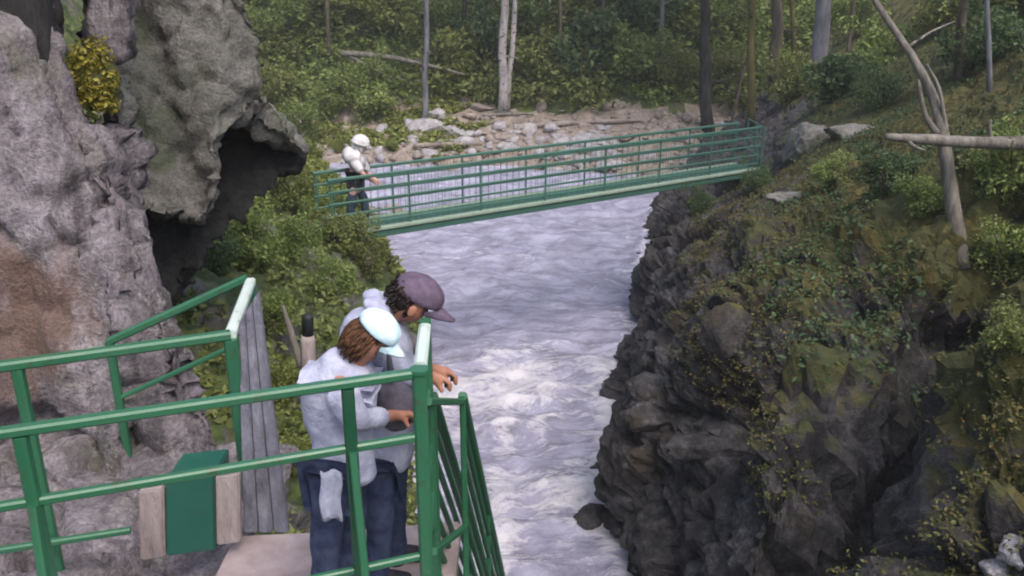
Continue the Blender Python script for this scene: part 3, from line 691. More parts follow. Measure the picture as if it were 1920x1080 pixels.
ST = [
 (800, 245, .75, 'pale_stone', 'large lavender grey boulder on the far shore behind the walker', (1.6, 1, .7)),
 (770, 238, .5, 'pale_stone', 'smaller grey boulder left of the large one on the far shore', (1, 1, .9)),
 (850, 250, .55, 'pale_stone', 'grey boulder right of the large one on the far shore', (1.4, 1, .6)),
 (820, 222, .5, 'bark_grey', 'upright grey rock behind the large shore boulder', (1, 1, 1.1)),
 (1098, 272, .7, 'pale_stone', 'whitest boulder rising behind the middle of the footbridge', (1.5, 1, .7)),
 (1060, 292, .45, 'pale_stone', 'low pale rock left of the whitest boulder', (1.4, 1, .6)),
 (1150, 205, .6, 'tan_stone', 'pinkish boulder on the tan shore under the forest', (1.2, 1, .9)),
 (1015, 205, .4, 'tan_stone', 'pointed pinkish stone right of the birch foot', (.8, .8, 1.3)),
 (1200, 225, .5, 'tan_stone', 'tan boulder at the right end of the shore', (1.3, 1, .7)),
 (900, 205, .5, 'tan_stone', 'brownish stone left of the birch foot', (1.4, 1, .6)),
 (955, 262, .4, 'tan_stone', 'tan stone on the waterline below the birches', (1.5, 1, .5)),
 (1350, 232, .16, 'pale_stone', 'small white stone beside the dark trunk above the bridge rail', (1.2, 1, .8)),
 (1515, 290, .75, 'boulder_rock', 'grey outcrop boulder on the right bank past the bridge end', (.9, 1, 1.0)),
 (1600, 255, .5, 'boulder_rock', 'flat grey boulder left of the cross log', (1.6, 1, .6)),
 (1490, 375, .35, 'boulder_rock', 'flat slab below the grey outcrop', (1.8, 1, .35)),
 (1360, 640, .42, 'dark_rock', 'grey block jutting from the dark cliff', (1, .8, 1.2)),
 (1215, 790, .3, 'dark_rock', 'angular dark block on the cliff edge over the water', (1.6, 1, .6)),
 (1320, 840, .35, 'dark_rock', 'long low dark block on the dark cliff', (1.9, 1, .5)),
 (620, 408, .14, 'pale_stone', 'small white stone left of the footbridge start', (1.2, 1, .8)),
 (1905, 1040, .16, 'pale_stone', 'pale stone in the bottom right corner', (1.3, 1, .8)),
 (1870, 1075, .13, 'pale_stone', 'second pale stone at the bottom right edge', (1.2, 1, .8)),
 (470, 440, .4, 'bank_rock', 'mossy grey rock under the hollow on the left bank', (1.2, 1, .8)),
 (585, 500, .3, 'boulder_rock', 'grey rock among leaves on the left bank', (.9, 1, 1.2)),
]
for i, (px, py, r, mat, lab, sq) in enumerate(ST):
    stone('boulder', G(px, py) + V((0, 0, r * .1)), r, 'pale_stone' if mat == 'bark_grey' else mat, lab, 500 + i, sq)
# cobbles and drift rubble on the far shore: uncountable
def cobbles(name, P0, n, sel, seed, mat, lo, hi):
    g = np.random.default_rng(seed); idx = np.nonzero(sel(P0))[0]; c = P0[g.choice(idx, n)] + g.normal(size=(n, 3)) * np.array([.15, .15, 0])
    bm = bmesh.new(); bmesh.ops.create_icosphere(bm, subdivisions=2, radius=1); bm.verts.ensure_lookup_table()
    v0 = np.array([tuple(v.co) for v in bm.verts]); f0 = np.array([[v.index for v in f.verts] for f in bm.faces]); bm.free()
    V_, F_ = [], []
    for i in range(n):
        s_ = lo * (hi / lo) ** (g.uniform() ** 2.2) * np.array([g.uniform(.8, 1.7), g.uniform(.7, 1.2), g.uniform(.4, 1.0)])
        nn = g.normal(size=(5, 3)); nn /= np.linalg.norm(nn, axis=1, keepdims=True); v = v0.copy()
        for k_ in nn: v -= np.clip(v @ k_ - .62, 0, None)[:, None] * k_
        a_ = g.uniform(0, 6.28); v = v * s_; v = np.stack([v[:, 0] * math.cos(a_) - v[:, 1] * math.sin(a_), v[:, 0] * math.sin(a_) + v[:, 1] * math.cos(a_), v[:, 2]], 1)
        V_.append(v + c[i]); F_.append(f0 + i * len(v0))
    return tag(link(name, mesh_np(name, np.concatenate(V_), np.concatenate(F_)), mat), kind='stuff')
cobbles('cobbles', hp, 1500, lambda p: (p[:, 2] > .0) & (p[:, 2] < 1.9) & (p[:, 0] > -18) & (p[:, 0] < 16), 5, 'tan_stone', .07, .4)
cobbles('pale_cobbles', hp, 420, lambda p: (p[:, 2] > -.1) & (p[:, 2] < 1.4) & (p[:, 0] > -12) & (p[:, 0] < 12) & (fbm(p, .3, 3, 5) > .1), 6, 'pale_stone', .1, .5)
# boulders breaking the water beyond the bridge
for i, (px, py, r, lab) in enumerate([(735, 395, .35, 'pale rock in the water behind the walker legs'), (1180, 300, .5, 'wet grey rock in the stream behind the bridge, right half'), (985, 310, .45, 'wet grey rock in the stream behind the bridge middle'), (840, 318, .4, 'wet rock in the stream right of the walker'), (1130, 885, .3, 'black wet rock at the foot of the cliff'), (1110, 970, .28, 'black wet rock corner lowest in the stream')]):
    stone('river_rock', PZ(px, py, 0.02), r, 'dark_rock' if i > 3 else 'tan_stone', lab, 600 + i, (1.3, 1, .7), 'rocks in the stream')

# ------------------------------------------------------------------ footbridge
ZB = 3.62
A = PZ(700, 430, ZB); B = PZ(1420, 317, ZB); dv = (B - A).normalized(); A = A - dv * .9; nv = V((-dv.y, dv.x, 0)); L = (B - A).length
br = empty('footbridge', A, 'green steel footbridge with railings crossing the river behind the people', 'bridge')
W = .8
bm = bmesh.new(); bar(bm, A + nv * W / 2, B + nv * W / 2, W - .12, .04, ch=.1); bmobj('deck', bm, 'bridge_green', br)
for s in (0, 1):
    o = nv * W * s
    barobj('girder', A + o - V((0, 0, .11)), B + o - V((0, 0, .11)), .08, 'bridge_green', br, .14)
    barobj('deck_edge', A + o + V((0, 0, .005)), B + o + V((0, 0, .005)), .16, 'bridge_deck', br, .075)
    for h, ww in ((1.1, .065), (.86, .045), (.62, .045), (.38, .045), (.16, .04)):
        barobj('rail', A + o + V((0, 0, h)), B + o + V((0, 0, h)), ww, 'bridge_green', br)
    n = 7
    for i in range(n + 1):
        q = A + dv * (.05 + (L - .1) * i / n) + o; barobj('post', q + V((0, 0, .03)), q + V((0, 0, 1.07)), .04, 'bridge_green', br)
        if s == 0 and i < n:
            q2 = q + dv * L / n / 2; barobj('cross_beam', q2 + nv * .06 - V((0, 0, .1)), q2 + nv * (W - .06) - V((0, 0, .1)), .06, 'bridge_green', br, .1)
for s, lab in ((0, 'near'), (1, 'far')):   # abutments
    pass
def block(name, c, sx, sy, sz, mat, label, cat, seed):
    bm = bmesh.new(); bmesh.ops.create_cube(bm, size=1, matrix=Matrix.Translation(c) @ Matrix.Rotation(math.atan2(dv.y, dv.x), 4, 'Z') @ Matrix.Diagonal((sx, sy, sz, 1)))
    return remeshed(name, bm, .05, mat, [(2.2, .06), (5, .03)], seed, label, cat, 2)
block('abutment', B + nv * W / 2 + dv * .1 - V((0, 0, .85)), 1.0, 1.5, 1.1, 'bank_rock', 'rough stone footing under the right end of the footbridge', 'footing', 71)
block('abutment', A + nv * W / 2 + dv * .1 - V((0, 0, .85)), 1.2, 1.5, 1.1, 'bank_rock', 'rough stone footing under the left end of the footbridge', 'footing', 72)
for s_ in (0, 1):   # light wire infill between the rails
    bm = bmesh.new(); o_ = nv * (W * s_ + .012)
    for i in range(int(L / .16)):
        p_ = A + dv * (.1 + .16 * i) + o_; bar(bm, p_ + V((0, 0, .05)), p_ + V((0, 0, 1.06)), .008)
    bmobj('wire_infill', bm, 'bridge_green', br)
# end gate of rails at the right end
e = empty('end_railing', B, 'dark green railing panel closing the right end of the footbridge', 'railing')
g0 = B + dv * .12; g1_ = B + nv * (W + .5) + dv * .9
for q in (g0, g0.lerp(g1_, .5), g1_): barobj('post', q + V((0, 0, -.2)), q + V((0, 0, 1.1)), .05, 'bridge_green', e)
for h in (1.08, .8, .54, .28): barobj('rail', g0 + V((0, 0, h)), g1_ + V((0, 0, h)), .035, 'bridge_green', e)

# ------------------------------------------------------------------ landing and near railings
ZD = CAMZ - 2.8
def flat_poly(name, pts, z, th, mat, kind='structure', sub=True):
    bm = bmesh.new(); a = [bm.verts.new((x, y, z)) for x, y in pts]; f = bm.faces.new(a)
    r = bmesh.ops.extrude_face_region(bm, geom=[f]); bmesh.ops.translate(bm, verts=[v for v in r['geom'] if isinstance(v, bmesh.types.BMVert)], vec=(0, 0, -th))
    bmesh.ops.bevel(bm, geom=list(bm.edges), offset=.012, segments=2, affect='EDGES')
    return tag(bmobj(name, bm, mat), kind=kind)
e1 = PZ(440, 1003, ZD); e2 = PZ(596, 996, ZD); pr = PZ(785, 1080, ZD)
flat_poly('landing', [(e1.x, 2.2), (-.28, 2.2), (-.28, e2.y + .1), (e2.x, e2.y), (e1.x, e1.y)], ZD, .12, 'deck_stone')

GP = 'green_paint'
# front railing: top 1.42 m below the camera
zt, zm, zb_ = CAMZ - 1.42, CAMZ - 1.69, CAMZ - 2.235
Fa = PZ(-260, 850, zt); Fc = PZ(786, 699, zt)
dF = (Fc - Fa).normalized(); dF.z = 0
def onF(px, z):     # the point of the front railing line under image column px at height z
    r = ray(px, 800)
    n = V((-dF.y, dF.x, 0)); t = (Fc - V((0, 0, CAMZ))).dot(n)
    # iterate: column at the height z
    lo = None
    for py in range(600, 1300, 2):
        q = PZ(px, py, z) if py > -50 else None
        s = (q - Fc).dot(n)
        if lo is not None and (s > 0) != (lo[1] > 0): return V((q.x, q.y, z))
        lo = (q, s)
    return V((q.x, q.y, z))
fr = empty('front_railing', V((Fc.x, Fc.y, ZD)), 'nearest green steel railing running from the left edge to the thick corner post', 'railing')
for (z, ww, hh) in ((zt, .045, .035), (zm, .035, .032), (zb_, .03, .03)):
    a_ = V((Fa.x, Fa.y, z)); b_ = V((Fc.x, Fc.y, z)); 
    if z == zb_: a_ = onF(560, z)
    barobj('rail', a_, b_ - dF * .03, ww, GP, fr, hh)
barobj('corner_post', V((Fc.x, Fc.y, ZD)), V((Fc.x, Fc.y, zt + .005)), .055, GP, fr)
bm = bmesh.new(); q = V((Fc.x, Fc.y, zt + .012)); bar(bm, q - V((0, 0, .008)), q + V((0, 0, .006)), .068, .068); bmobj('post_cap', bm, GP, fr)
for px in (36, 651):
    q = onF(px, zt); barobj('post', V((q.x, q.y, ZD - .6 if px < 100 else ZD)), V((q.x, q.y, zt - .02)), .045, 'green_dark_paint' if px > 100 else GP, fr)
    m = V((q.x, q.y, zm)); nrm = V((-dF.y, dF.x, 0)); foot = V((q.x, q.y, ZD)) - nrm * .28 + dF * .0
    m = m - nrm * .03
    barobj('brace', foot, m, .03, GP, fr)

# side railing going away from the corner post, the one leaned over
Sd = PZ(797, 612, zt)
sr = empty('side_railing', V((Fc.x, Fc.y + .05, ZD)), 'short green railing running away from the corner post, the one the person leans over', 'railing')
s0 = V((Fc.x, Fc.y + .045, 0)); s1 = V((Sd.x, Sd.y, 0)); Z = lambda z: V((0, 0, z))
for z, ww in ((zt, .05), (zm - .03, .032), (zm - .3, .032), (zb_, .032)): barobj('rail', s0 + Z(z), s1 + Z(z), ww, 'sky_sheen_paint' if z == zt else GP, sr)  # top rail carries the sky's sheen in its colour
barobj('post', s1 + Z(ZD), s1 + Z(zt + .03), .05, GP, sr)

# rear railing
zr = CAMZ - 1.8
Ra = PZ(-200, 715, zr); Rc = PZ(432, 628, zr); Rf = PZ(470, 528, zr)
rr_ = empty('rear_railing', V((Rc.x, Rc.y, ZD)), 'green railing behind the first one with a bright slanting end, in front of the rock', 'railing')
barobj('rail', Ra, Rc, .06, GP, rr_, .05); barobj('end_rail', Rc, Rf, .06, 'sky_sheen_paint', rr_, .05)  # end piece coloured pale as if reflecting the sky
barobj('post', V((Rc.x, Rc.y, ZD)), Rc - Z(.02), .07, GP, rr_)
q = Ra.lerp(Rc, (18 + 200) / 632 * .98); barobj('post', V((q.x, q.y, ZD - .5)), q - Z(.02), .055, GP, rr_)
barobj('post', V((Rf.x, Rf.y, ZD - .4)), Rf - Z(.02), .06, GP, rr_)
q0 = P(-150, 1055, 3.7); q1 = P(245, 994, 3.95); barobj('toe_rail', q0, q1, .035, GP, rr_)
barobj('brace', P(432, 760, 4.35), P(466, 620, 4.9), .035, GP, rr_)
# stair railing beyond
st = empty('stair_railing', Rf, 'dull green handrail sloping down left behind the rear railing', 'railing')
E = P(205, 640, 5.15); F0 = Rf + V((-.04, .07, .0))
barobj('rail', F0, E, .05, 'green_paint', st); barobj('post', E - Z(.9), E, .05, 'green_paint', st); barobj('rail', F0 - Z(.4) , E - Z(.4), .03, 'green_paint', st); barobj('post', F0 - Z(1.2), F0 - Z(.02), .05, 'green_paint', st)

# grey plank panel
pp_ = empty('plank_panel', P(500, 1000, 4.0), 'tall grey weathered board panel below the bright slanting rail end', 'panel')
top = [(446, 612, 4.42), (459, 588, 4.45), (472, 566, 4.48), (484, 548, 4.51)]; bot = [(455, 1000, 3.98), (484, 1000, 3.99), (513, 1000, 4.0), (542, 1000, 4.01)]
for i in range(3):
    bm = bmesh.new(); g_ = .12
    t0, t1 = P(*top[i]), P(*top[i + 1]); b0, b1 = P(*bot[i]), P(*bot[i + 1])
    t0, t1 = t0.lerp(t1, .05), t0.lerp(t1, .95); b0, b1 = b0.lerp(b1, .05), b0.lerp(b1, .95); off = V((0, .045, 0))
    vs = [bm.verts.new(v_) for v_ in (b0, b1, t1, t0, b0 + off, b1 + off, t1 + off, t0 + off)]
    for f_ in ((0, 1, 2, 3), (7, 6, 5, 4), (0, 4, 5, 1), (1, 5, 6, 2), (2, 6, 7, 3), (3, 7, 4, 0)): bm.faces.new([vs[j] for j in f_])
    bmesh.ops.recalc_face_normals(bm, faces=bm.faces); bmesh.ops.bevel(bm, geom=list(bm.edges), offset=.006, segments=2, affect='EDGES'); bmobj('board', bm, 'grey_plank', pp_)

# green box between pale boards
bx = empty('green_box', P(350, 1045, 3.75), 'dark green box between two pale pinkish upright boards at the rock foot', 'box')
def slab(name, xa, xb, ya0, ya1, yb0, yb1, Y, th, mat, par):
    bm = bmesh.new(); c = [P(xa, ya1, Y), P(xb, yb1, Y + .03), P(xb, yb0, Y + .05), P(xa, ya0, Y + .02)]
    c[3].y = c[0].y; c[2].y = c[1].y
    vs = [bm.verts.new(v_) for v_ in c] + [bm.verts.new(v_ + V((0, th, 0))) for v_ in c]
    for f_ in ((0, 1, 2, 3), (7, 6, 5, 4), (0, 4, 5, 1), (1, 5, 6, 2), (2, 6, 7, 3), (3, 7, 4, 0)): bm.faces.new([vs[j] for j in f_])
    bmesh.ops.recalc_face_normals(bm, faces=bm.faces); bmesh.ops.bevel(bm, geom=list(bm.edges), offset=.008, segments=2, affect='EDGES'); return bmobj(name, bm, mat, par)
slab('side_board', 262, 309, 918, 1052, 912, 1046, 3.74, .05, 'pink_board', bx)
slab('door_panel', 312, 404, 895, 1044, 884, 1032, 3.77, .25, 'green_board', bx)
slab('side_board', 406, 450, 890, 1024, 884, 1018, 3.78, .05, 'pink_board', bx)
# rocky ground under the rails, left of the landing
bm = bmesh.new(); xs_ = np.linspace(-4.2, e1.x + .02, 150); ys_ = np.linspace(2.4, 5.4, 150)
Yq, Xq = np.meshgrid(ys_, xs_, indexing='ij'); pz = np.stack([Xq, Yq, np.full_like(Xq, ZD - .16)], -1).reshape(-1, 3)
pz[:, 2] += facet(pz, 2.2, 91) * .14 + fbm(pz, 3, 4, 92) * .05 - .06
bm.free(); me = mesh_np('ledge', pz, grid_faces(150, 150)); me.shade_smooth(); tag(link('ledge', me, 'face_rock'), kind='structure')

# short post with black top
ps = empty('short_post', P(578, 665, 7.0), 'short pinkish post with a black top behind the person', 'post')
bm = bmesh.new(); tube(bm, [P(580, 760, 6.9), P(577, 640, 7.0), P(577, 628, 7.0)], [.07, .065, .055], 12, .04); bmobj('post', bm, 'pink_board', ps, True)
bm = bmesh.new(); tube(bm, [P(577, 629, 7.0), P(577, 596, 7.0), P(577, 590, 7.0)], [.05, .052, .04], 12, .04); bmobj('cap', bm, 'black_cap', ps, True)

# steep stair going down and away from the landing, right of the corner post
sw = empty('steep_stair', P(840, 741, 3.6), 'steep dark green steel stair with many sloping bars, dropping from the landing toward the water', 'stair')
tops = [(P(867, 742, 3.62), P(942, 1080, 5.5)), (P(812, 742, 3.58), P(915, 1080, 5.5))]
for (t_, b_) in tops:
    e_ = t_ + (b_ - t_) * 1.45
    for i in range(7): barobj('rail', t_ - Z(.16 * i), e_ - Z(.16 * i), .04 if i == 0 else .026, 'green_mid_paint', sw)
    for t in (0, .36, .7, 1): q_ = t_.lerp(e_, t); barobj('post', q_ - Z(1.02), q_, .028, 'green_mid_paint', sw)
for (t_, b_) in tops: barobj('tie_bar', V((Fc.x + .03, Fc.y, zt - .12)), t_ - Z(.03), .03, 'green_mid_paint', sw); barobj('tie_bar', V((Fc.x + .03, Fc.y, zt - .8)), t_ - Z(.7), .03, 'green_mid_paint', sw)
(ta, ba), (tb, bb) = tops; ea, eb = ta + (ba - ta) * 1.45, tb + (bb - tb) * 1.45
for i in range(13):
    t = (i + .5) / 13; u, v_ = ta.lerp(ea, t) - Z(1.06), tb.lerp(eb, t) - Z(1.06); bm = bmesh.new(); bar(bm, u, v_, .2, .025, ch=.1); bmobj('tread', bm, 'green_mid_paint', sw)
bm = bmesh.new()
for k_ in range(2):
    q_ = (ea, eb)[k_] - Z(1.0); bar(bm, q_, V((q_.x, q_.y, -.3)), .06)
bmobj('support', bm, 'green_mid_paint', sw)

# ------------------------------------------------------------------ people
def skin(name, nodes, edges, root, mat, parent, sub=2, post=None):
    bm = bmesh.new(); lay = bm.verts.layers.skin.verify(); d = {}
    for k_, (co, r) in nodes.items():
        v = bm.verts.new(co); d[k_] = v
        rx, ry = (r, r) if not isinstance(r, tuple) else r
        v[lay].radius = (rx, ry); v[lay].use_root = (k_ == root)
    for a, b in edges: bm.edges.new((d[a], d[b]))
    me = bpy.data.meshes.new('t'); bm.to_mesh(me); bm.free(); o = bpy.data.objects.new('t', me); COL.objects.link(o)
    m = o.modifiers.new('s', 'SKIN'); m.use_smooth_shade = True; m.branch_smoothing = .3
    s = o.modifiers.new('u', 'SUBSURF'); s.levels = sub; s.render_levels = sub
    m2 = evaluated(o); bpy.data.objects.remove(o)
    if post:
        n = len(m2.vertices); c = np.empty(n * 3, np.float32); m2.vertices.foreach_get('co', c); c = post(c.reshape(-1, 3).astype(float)); m2.vertices.foreach_set('co', c.astype(np.float32).ravel()); m2.update()
    m2.shade_smooth(); return link(name, m2, mat, parent)
def chain(*ks): return list(zip(ks, ks[1:]))
def ell(name, c, r, rot, mat, parent, sub=4, fn=None):
    bm = bmesh.new(); bmesh.ops.create_icosphere(bm, subdivisions=sub, radius=1)
    if fn:
        for v in bm.verts: v.co = V(fn(v.co.x, v.co.y, v.co.z))
    bmesh.ops.transform(bm, verts=bm.verts, matrix=Matrix.Translation(c) @ rot.to_4x4() @ Matrix.Diagonal((*r, 1)))
    return bmobj(name, bm, mat, parent, True)

# two people side by side on the landing, leaning over the side railing and looking down
q = P
def fingers(nodes, ed, YP, hands):
    for s_, y0, base in hands:
        for i, (dx, dy, l) in enumerate(((14, 4, 1), (15, 10, 1.1), (13, 16, 1.0), (9, 20, .8))):
            yy = YP + y0 + (-.025 + .017 * i)
            nodes[f'f{s_}{i}a'] = (q(base[0] + dx, base[1] + 1, yy), .012); nodes[f'f{s_}{i}b'] = (q(base[0] + dx + 8 * l, base[1] + 10 * l, yy), .0095); nodes[f'f{s_}{i}c'] = (q(base[0] + dx + 7 * l, base[1] + 22 * l, yy), .008)
            ed += chain('ha' + s_, f'f{s_}{i}a', f'f{s_}{i}b', f'f{s_}{i}c')
        nodes[f't{s_}a'] = (q(base[0] + 2, base[1] + 14, YP + y0 - .035), .012); nodes[f't{s_}b'] = (q(base[0] + 10, base[1] + 26, YP + y0 - .04), .009)
        ed += chain('ha' + s_, f't{s_}a', f't{s_}b')
def face_fn(H, ang):
    def fnc(c):
        fx = V((math.cos(ang), 0, -math.sin(ang))); up_ = V((math.sin(ang), 0, math.cos(ang)))
        d_ = c - np.array(H); f = d_ @ np.array(fx); u_ = d_ @ np.array(up_); s_ = d_[:, 1]
        on = np.clip((f - .03) / .04, 0, 1) * (np.abs(d_).max(1) < .16)
        b = .03 * np.exp(-((u_ + .01) / .022) ** 2 - (s_ / .018) ** 2) + .012 * np.exp(-((u_ - .035) / .014) ** 2 - (s_ / .05) ** 2)
        b -= .012 * np.exp(-((u_ - .015) / .012) ** 2 - ((np.abs(s_) - .033) / .016) ** 2)
        b += .010 * np.exp(-((u_ + .045) / .01) ** 2 - (s_ / .025) ** 2) + .016 * np.exp(-((u_ + .085) / .02) ** 2 - (s_ / .03) ** 2)
        return c + (b * on)[:, None] * np.array(fx)
    return fnc
def wrinkle(am, sc=7):
    def f(c):
        n = fbm(c * np.array([1, 1, .5]), sc, 3, 8) + .6 * (1 - 2 * np.abs(vnoise(c * np.array([5, 5, 9.]) + 4, 3))); m = c.mean(0); dv_ = c - m; dv_[:, 2] *= .2; dv_ /= np.linalg.norm(dv_, axis=1, keepdims=True) + 1e-6
        return c + dv_ * (n * am)[:, None]
    return f
def make_cap(H, rot, mat, parent, k_=1.0, bill=1.0):
    cap = ell('cap', H + rot @ V((-.005, 0, .035)), (.116 * k_, .1 * k_, .086 * k_), rot, mat, parent, 4, lambda x, y, z: (x * (1 + .02 * math.sin(9 * y)), y, (z * (1 - .035 * abs(math.cos(3 * math.atan2(y, x + .001))) ** 12) + .02 * math.sin(7 * x + 5 * y)) if z > -.15 else -.15 + (z + .15) * .1))
    bm = bmesh.new(); N = 14; rows = []
    for i in range(5):
        t = i / 4; row = []
        for j in range(N + 1):
            a_ = (-1 + 2 * j / N) * R(62); ext = .085 * bill * math.cos(a_ * 1.25) * t
            row.append(V(((.1 + ext) * math.cos(a_) * 1.05 * k_, .095 * k_ * math.sin(a_) * (1 - .12 * t), .028 - .018 * t - .03 * math.sin(a_) ** 2)))
        rows.append(row)
    va_ = [[bm.verts.new(H + rot @ p_) for p_ in r_] for r_ in rows]; vb_ = [[bm.verts.new(H + rot @ (p_ - V((0, 0, .007)))) for p_ in r_] for r_ in rows]
    for i in range(4):
        for j in range(N):
            bm.faces.new((va_[i][j], va_[i][j + 1], va_[i + 1][j + 1], va_[i + 1][j])); bm.faces.new((vb_[i + 1][j], vb_[i + 1][j + 1], vb_[i][j + 1], vb_[i][j]))
    for j in range(N): bm.faces.new((va_[4][j], va_[4][j + 1], vb_[4][j + 1], vb_[4][j]))
    bmobj('bill', bm, mat, cap, True); return cap
def hair_locks(name, H, rot, r, mat, parent, seed, n=150, low=.35, ln=.07, back=-.02, lw_=.008):
    """a cap of hair with separate locks over it"""
    g = random.Random(seed); bm = bmesh.new(); bmesh.ops.create_icosphere(bm, subdivisions=3, radius=1, matrix=Matrix.Diagonal((r[0] * .93, r[1] * .93, r[2] * .93, 1)))
    for _ in range(n):
        th = g.uniform(0, 2 * pi); ph = g.uniform(-low, 1); d_ = V((math.cos(th) * math.sqrt(max(0, 1 - ph * ph)), math.sin(th) * math.sqrt(max(0, 1 - ph * ph)), ph))
        if d_.x > .45 and ph < .5: continue
        b_ = V((d_.x * r[0], d_.y * r[1], d_.z * r[2])) * .95; t_ = V((back, g.uniform(-.01, .01), -ln * g.uniform(.6, 1.1)))
        tube(bm, [b_, b_ + d_ * .012 + t_ * .5, b_ + d_ * .004 + t_], [lw_, lw_, .003], 4)
    bmesh.ops.transform(bm, verts=bm.verts, matrix=Matrix.Translation(H) @ rot.to_4x4())
    return bmobj(name, bm, mat, parent, True)
def shoes(nodes, pe, Yo=0):
    for s_ in 'RL':
        ak = nodes['ank' + s_][0]
        skin('shoe', {'a': (V((ak.x - .02, ak.y, ZD + .05)), .05), 'b': (V((ak.x + .08, ak.y, ZD + .045)), .045), 'c': (V((ak.x + .17, ak.y, ZD + .035)), .036)}, chain('a', 'b', 'c'), 'a', 'cloth_dark', pe, 2)
BODY_ED = chain('pel', 'wst', 'chs', 'upc', 'nk', 'nk2', 'hd0', 'hd1', 'hd2') + chain('pel', 'hipR', 'kneR', 'ankR') + chain('pel', 'hipL', 'kneL', 'ankL') + chain('upc', 'shR', 'elR', 'wrR', 'haR') + chain('upc', 'shL', 'elL', 'wrL', 'haL')
def trousers(nodes, pe, mat, pelc):
    n_ = {'pel': pelc}
    for s_ in 'RL': n_['hip' + s_] = (nodes['hip' + s_][0], .095); n_['kne' + s_] = (nodes['kne' + s_][0], .07); n_['ank' + s_] = (nodes['ank' + s_][0], .06)
    skin('trousers', n_, chain('pel', 'hipR', 'kneR', 'ankR') + chain('pel', 'hipL', 'kneL', 'ankL'), 'pel', mat, pe, 3, wrinkle(.009, 9))
# the taller one, behind, in the purple cap
YB = 3.66; H = q(781, 563, YB)
pb = empty('person', V((q(722, 1000, YB).x, YB, ZD)), 'taller person in a purple grey cap and white collar bent over the railing', 'person')
nd = {'pel': (q(716, 866, YB), (.1, .12)), 'wst': (q(722, 800, YB), (.1, .125)), 'chs': (q(724, 715, YB), (.105, .14)), 'upc': (q(704, 618, YB), (.055, .065)), 'nk': (q(724, 594, YB), .05), 'nk2': (q(746, 584, YB), .05),
 'hd0': (q(760, 575, YB), .085), 'hd1': (q(782, 564, YB), .097), 'hd2': (q(802, 575, YB), .062),
 'hipR': (q(706, 888, YB - .08), .055), 'kneR': (q(712, 985, YB - .1), .055), 'ankR': (q(708, 1090, YB - .1), .04), 'hipL': (q(726, 886, YB + .08), .055), 'kneL': (q(738, 980, YB + .1), .055), 'ankL': (q(742, 1080, YB + .1), .04),
 'shR': (q(706, 622, YB - .15), .036), 'elR': (q(754, 700, YB - .18), .04), 'wrR': (q(808, 704, YB - .06), .028), 'haR': (q(821, 710, YB - .05), .034),
 'shL': (q(712, 622, YB + .15), .036), 'elL': (q(762, 690, YB + .2), .04), 'wrL': (q(818, 692, YB + .1), .027), 'haL': (q(832, 698, YB + .1), .032)}
ed = list(BODY_ED); fingers(nd, ed, YB, (('R', -.05, (821, 710)), ('L', .1, (832, 698))))
skin('body', nd, ed, 'pel', 'skin', pb, 2, face_fn(H, R(40)))
skin('shirt', {'hem': (q(716, 880, YB), (.125, .155)), 'pel': (q(718, 850, YB), (.13, .155)), 'wst': (q(722, 795, YB), (.125, .15)), 'chs': (q(724, 720, YB), (.13, .17)), 'up1': (q(708, 662, YB), (.13, .175)), 'upc': (q(698, 612, YB), (.115, .17)), 'nk': (q(716, 584, YB), .09)},
     chain('hem', 'pel', 'wst', 'chs', 'up1', 'upc', 'nk'), 'chs', 'shirt_white', pb, 3, wrinkle(.012))
ell('collar', q(712, 572, YB), (.08, .11, .05), Matrix.Rotation(R(35), 3, 'Y'), 'shirt_white', pb, 4, lambda x, y, z: (x * (1 + .15 * math.sin(7 * y)), y, z * (1 + .12 * math.sin(9 * x + 3 * y))))
for s_ in 'RL':
    o_ = V((0, -.02 if s_ == 'R' else .02, 0)); sh, el_, wr = nd['sh' + s_][0], nd['el' + s_][0], nd['wr' + s_][0]
    skin('sleeve', {'s': (sh + o_, .085), 'm': (sh.lerp(el_, .5) + o_, .072), 'e': (el_, .066), 'f': (el_.lerp(wr, .7), .048)}, chain('s', 'm', 'e', 'f'), 's', 'shirt_white', pb, 3, wrinkle(.007, 9))
trousers(nd, pb, 'denim', (q(716, 862, YB), (.115, .14))); shoes(nd, pb)
rot = Matrix.Rotation(R(32), 3, 'Y')
hair_locks('hair', H + rot @ V((-.045, 0, .0)), rot, (.088, .094, .095), 'hair_dark', pb, 4, 260, .6, .022, -.006, .006)
ell('ear', H + rot @ V((-.0, -.092, -.02)), (.018, .01, .028), rot, 'skin', pb, 3)
make_cap(H, rot, 'cap_cloth', pb)
def bagshape(x, y, z):
    f = lambda t: math.copysign(abs(t) ** .6, t); return (f(x), f(y), f(z) * (1 - .1 * x) + .06 * math.sin(5 * x + 4 * y))
b2 = empty('front_pack', q(742, 750, YB), 'dark grey pack hanging at the belly of the person in the purple cap', 'bag')
ell('pouch', q(742, 752, YB - .19), (.08, .09, .12), Matrix.Rotation(R(-8), 3, 'Y'), 'bag_grey', b2, 4, bagshape)
bm = bmesh.new(); tube(bm, spline([q(735, 712, YB - .25), q(728, 660, YB - .24), q(716, 605, YB - .2), q(700, 596, YB - .12)], 5), [.014] * 16, 8); bmobj('strap', bm, 'bag_grey', b2, True)
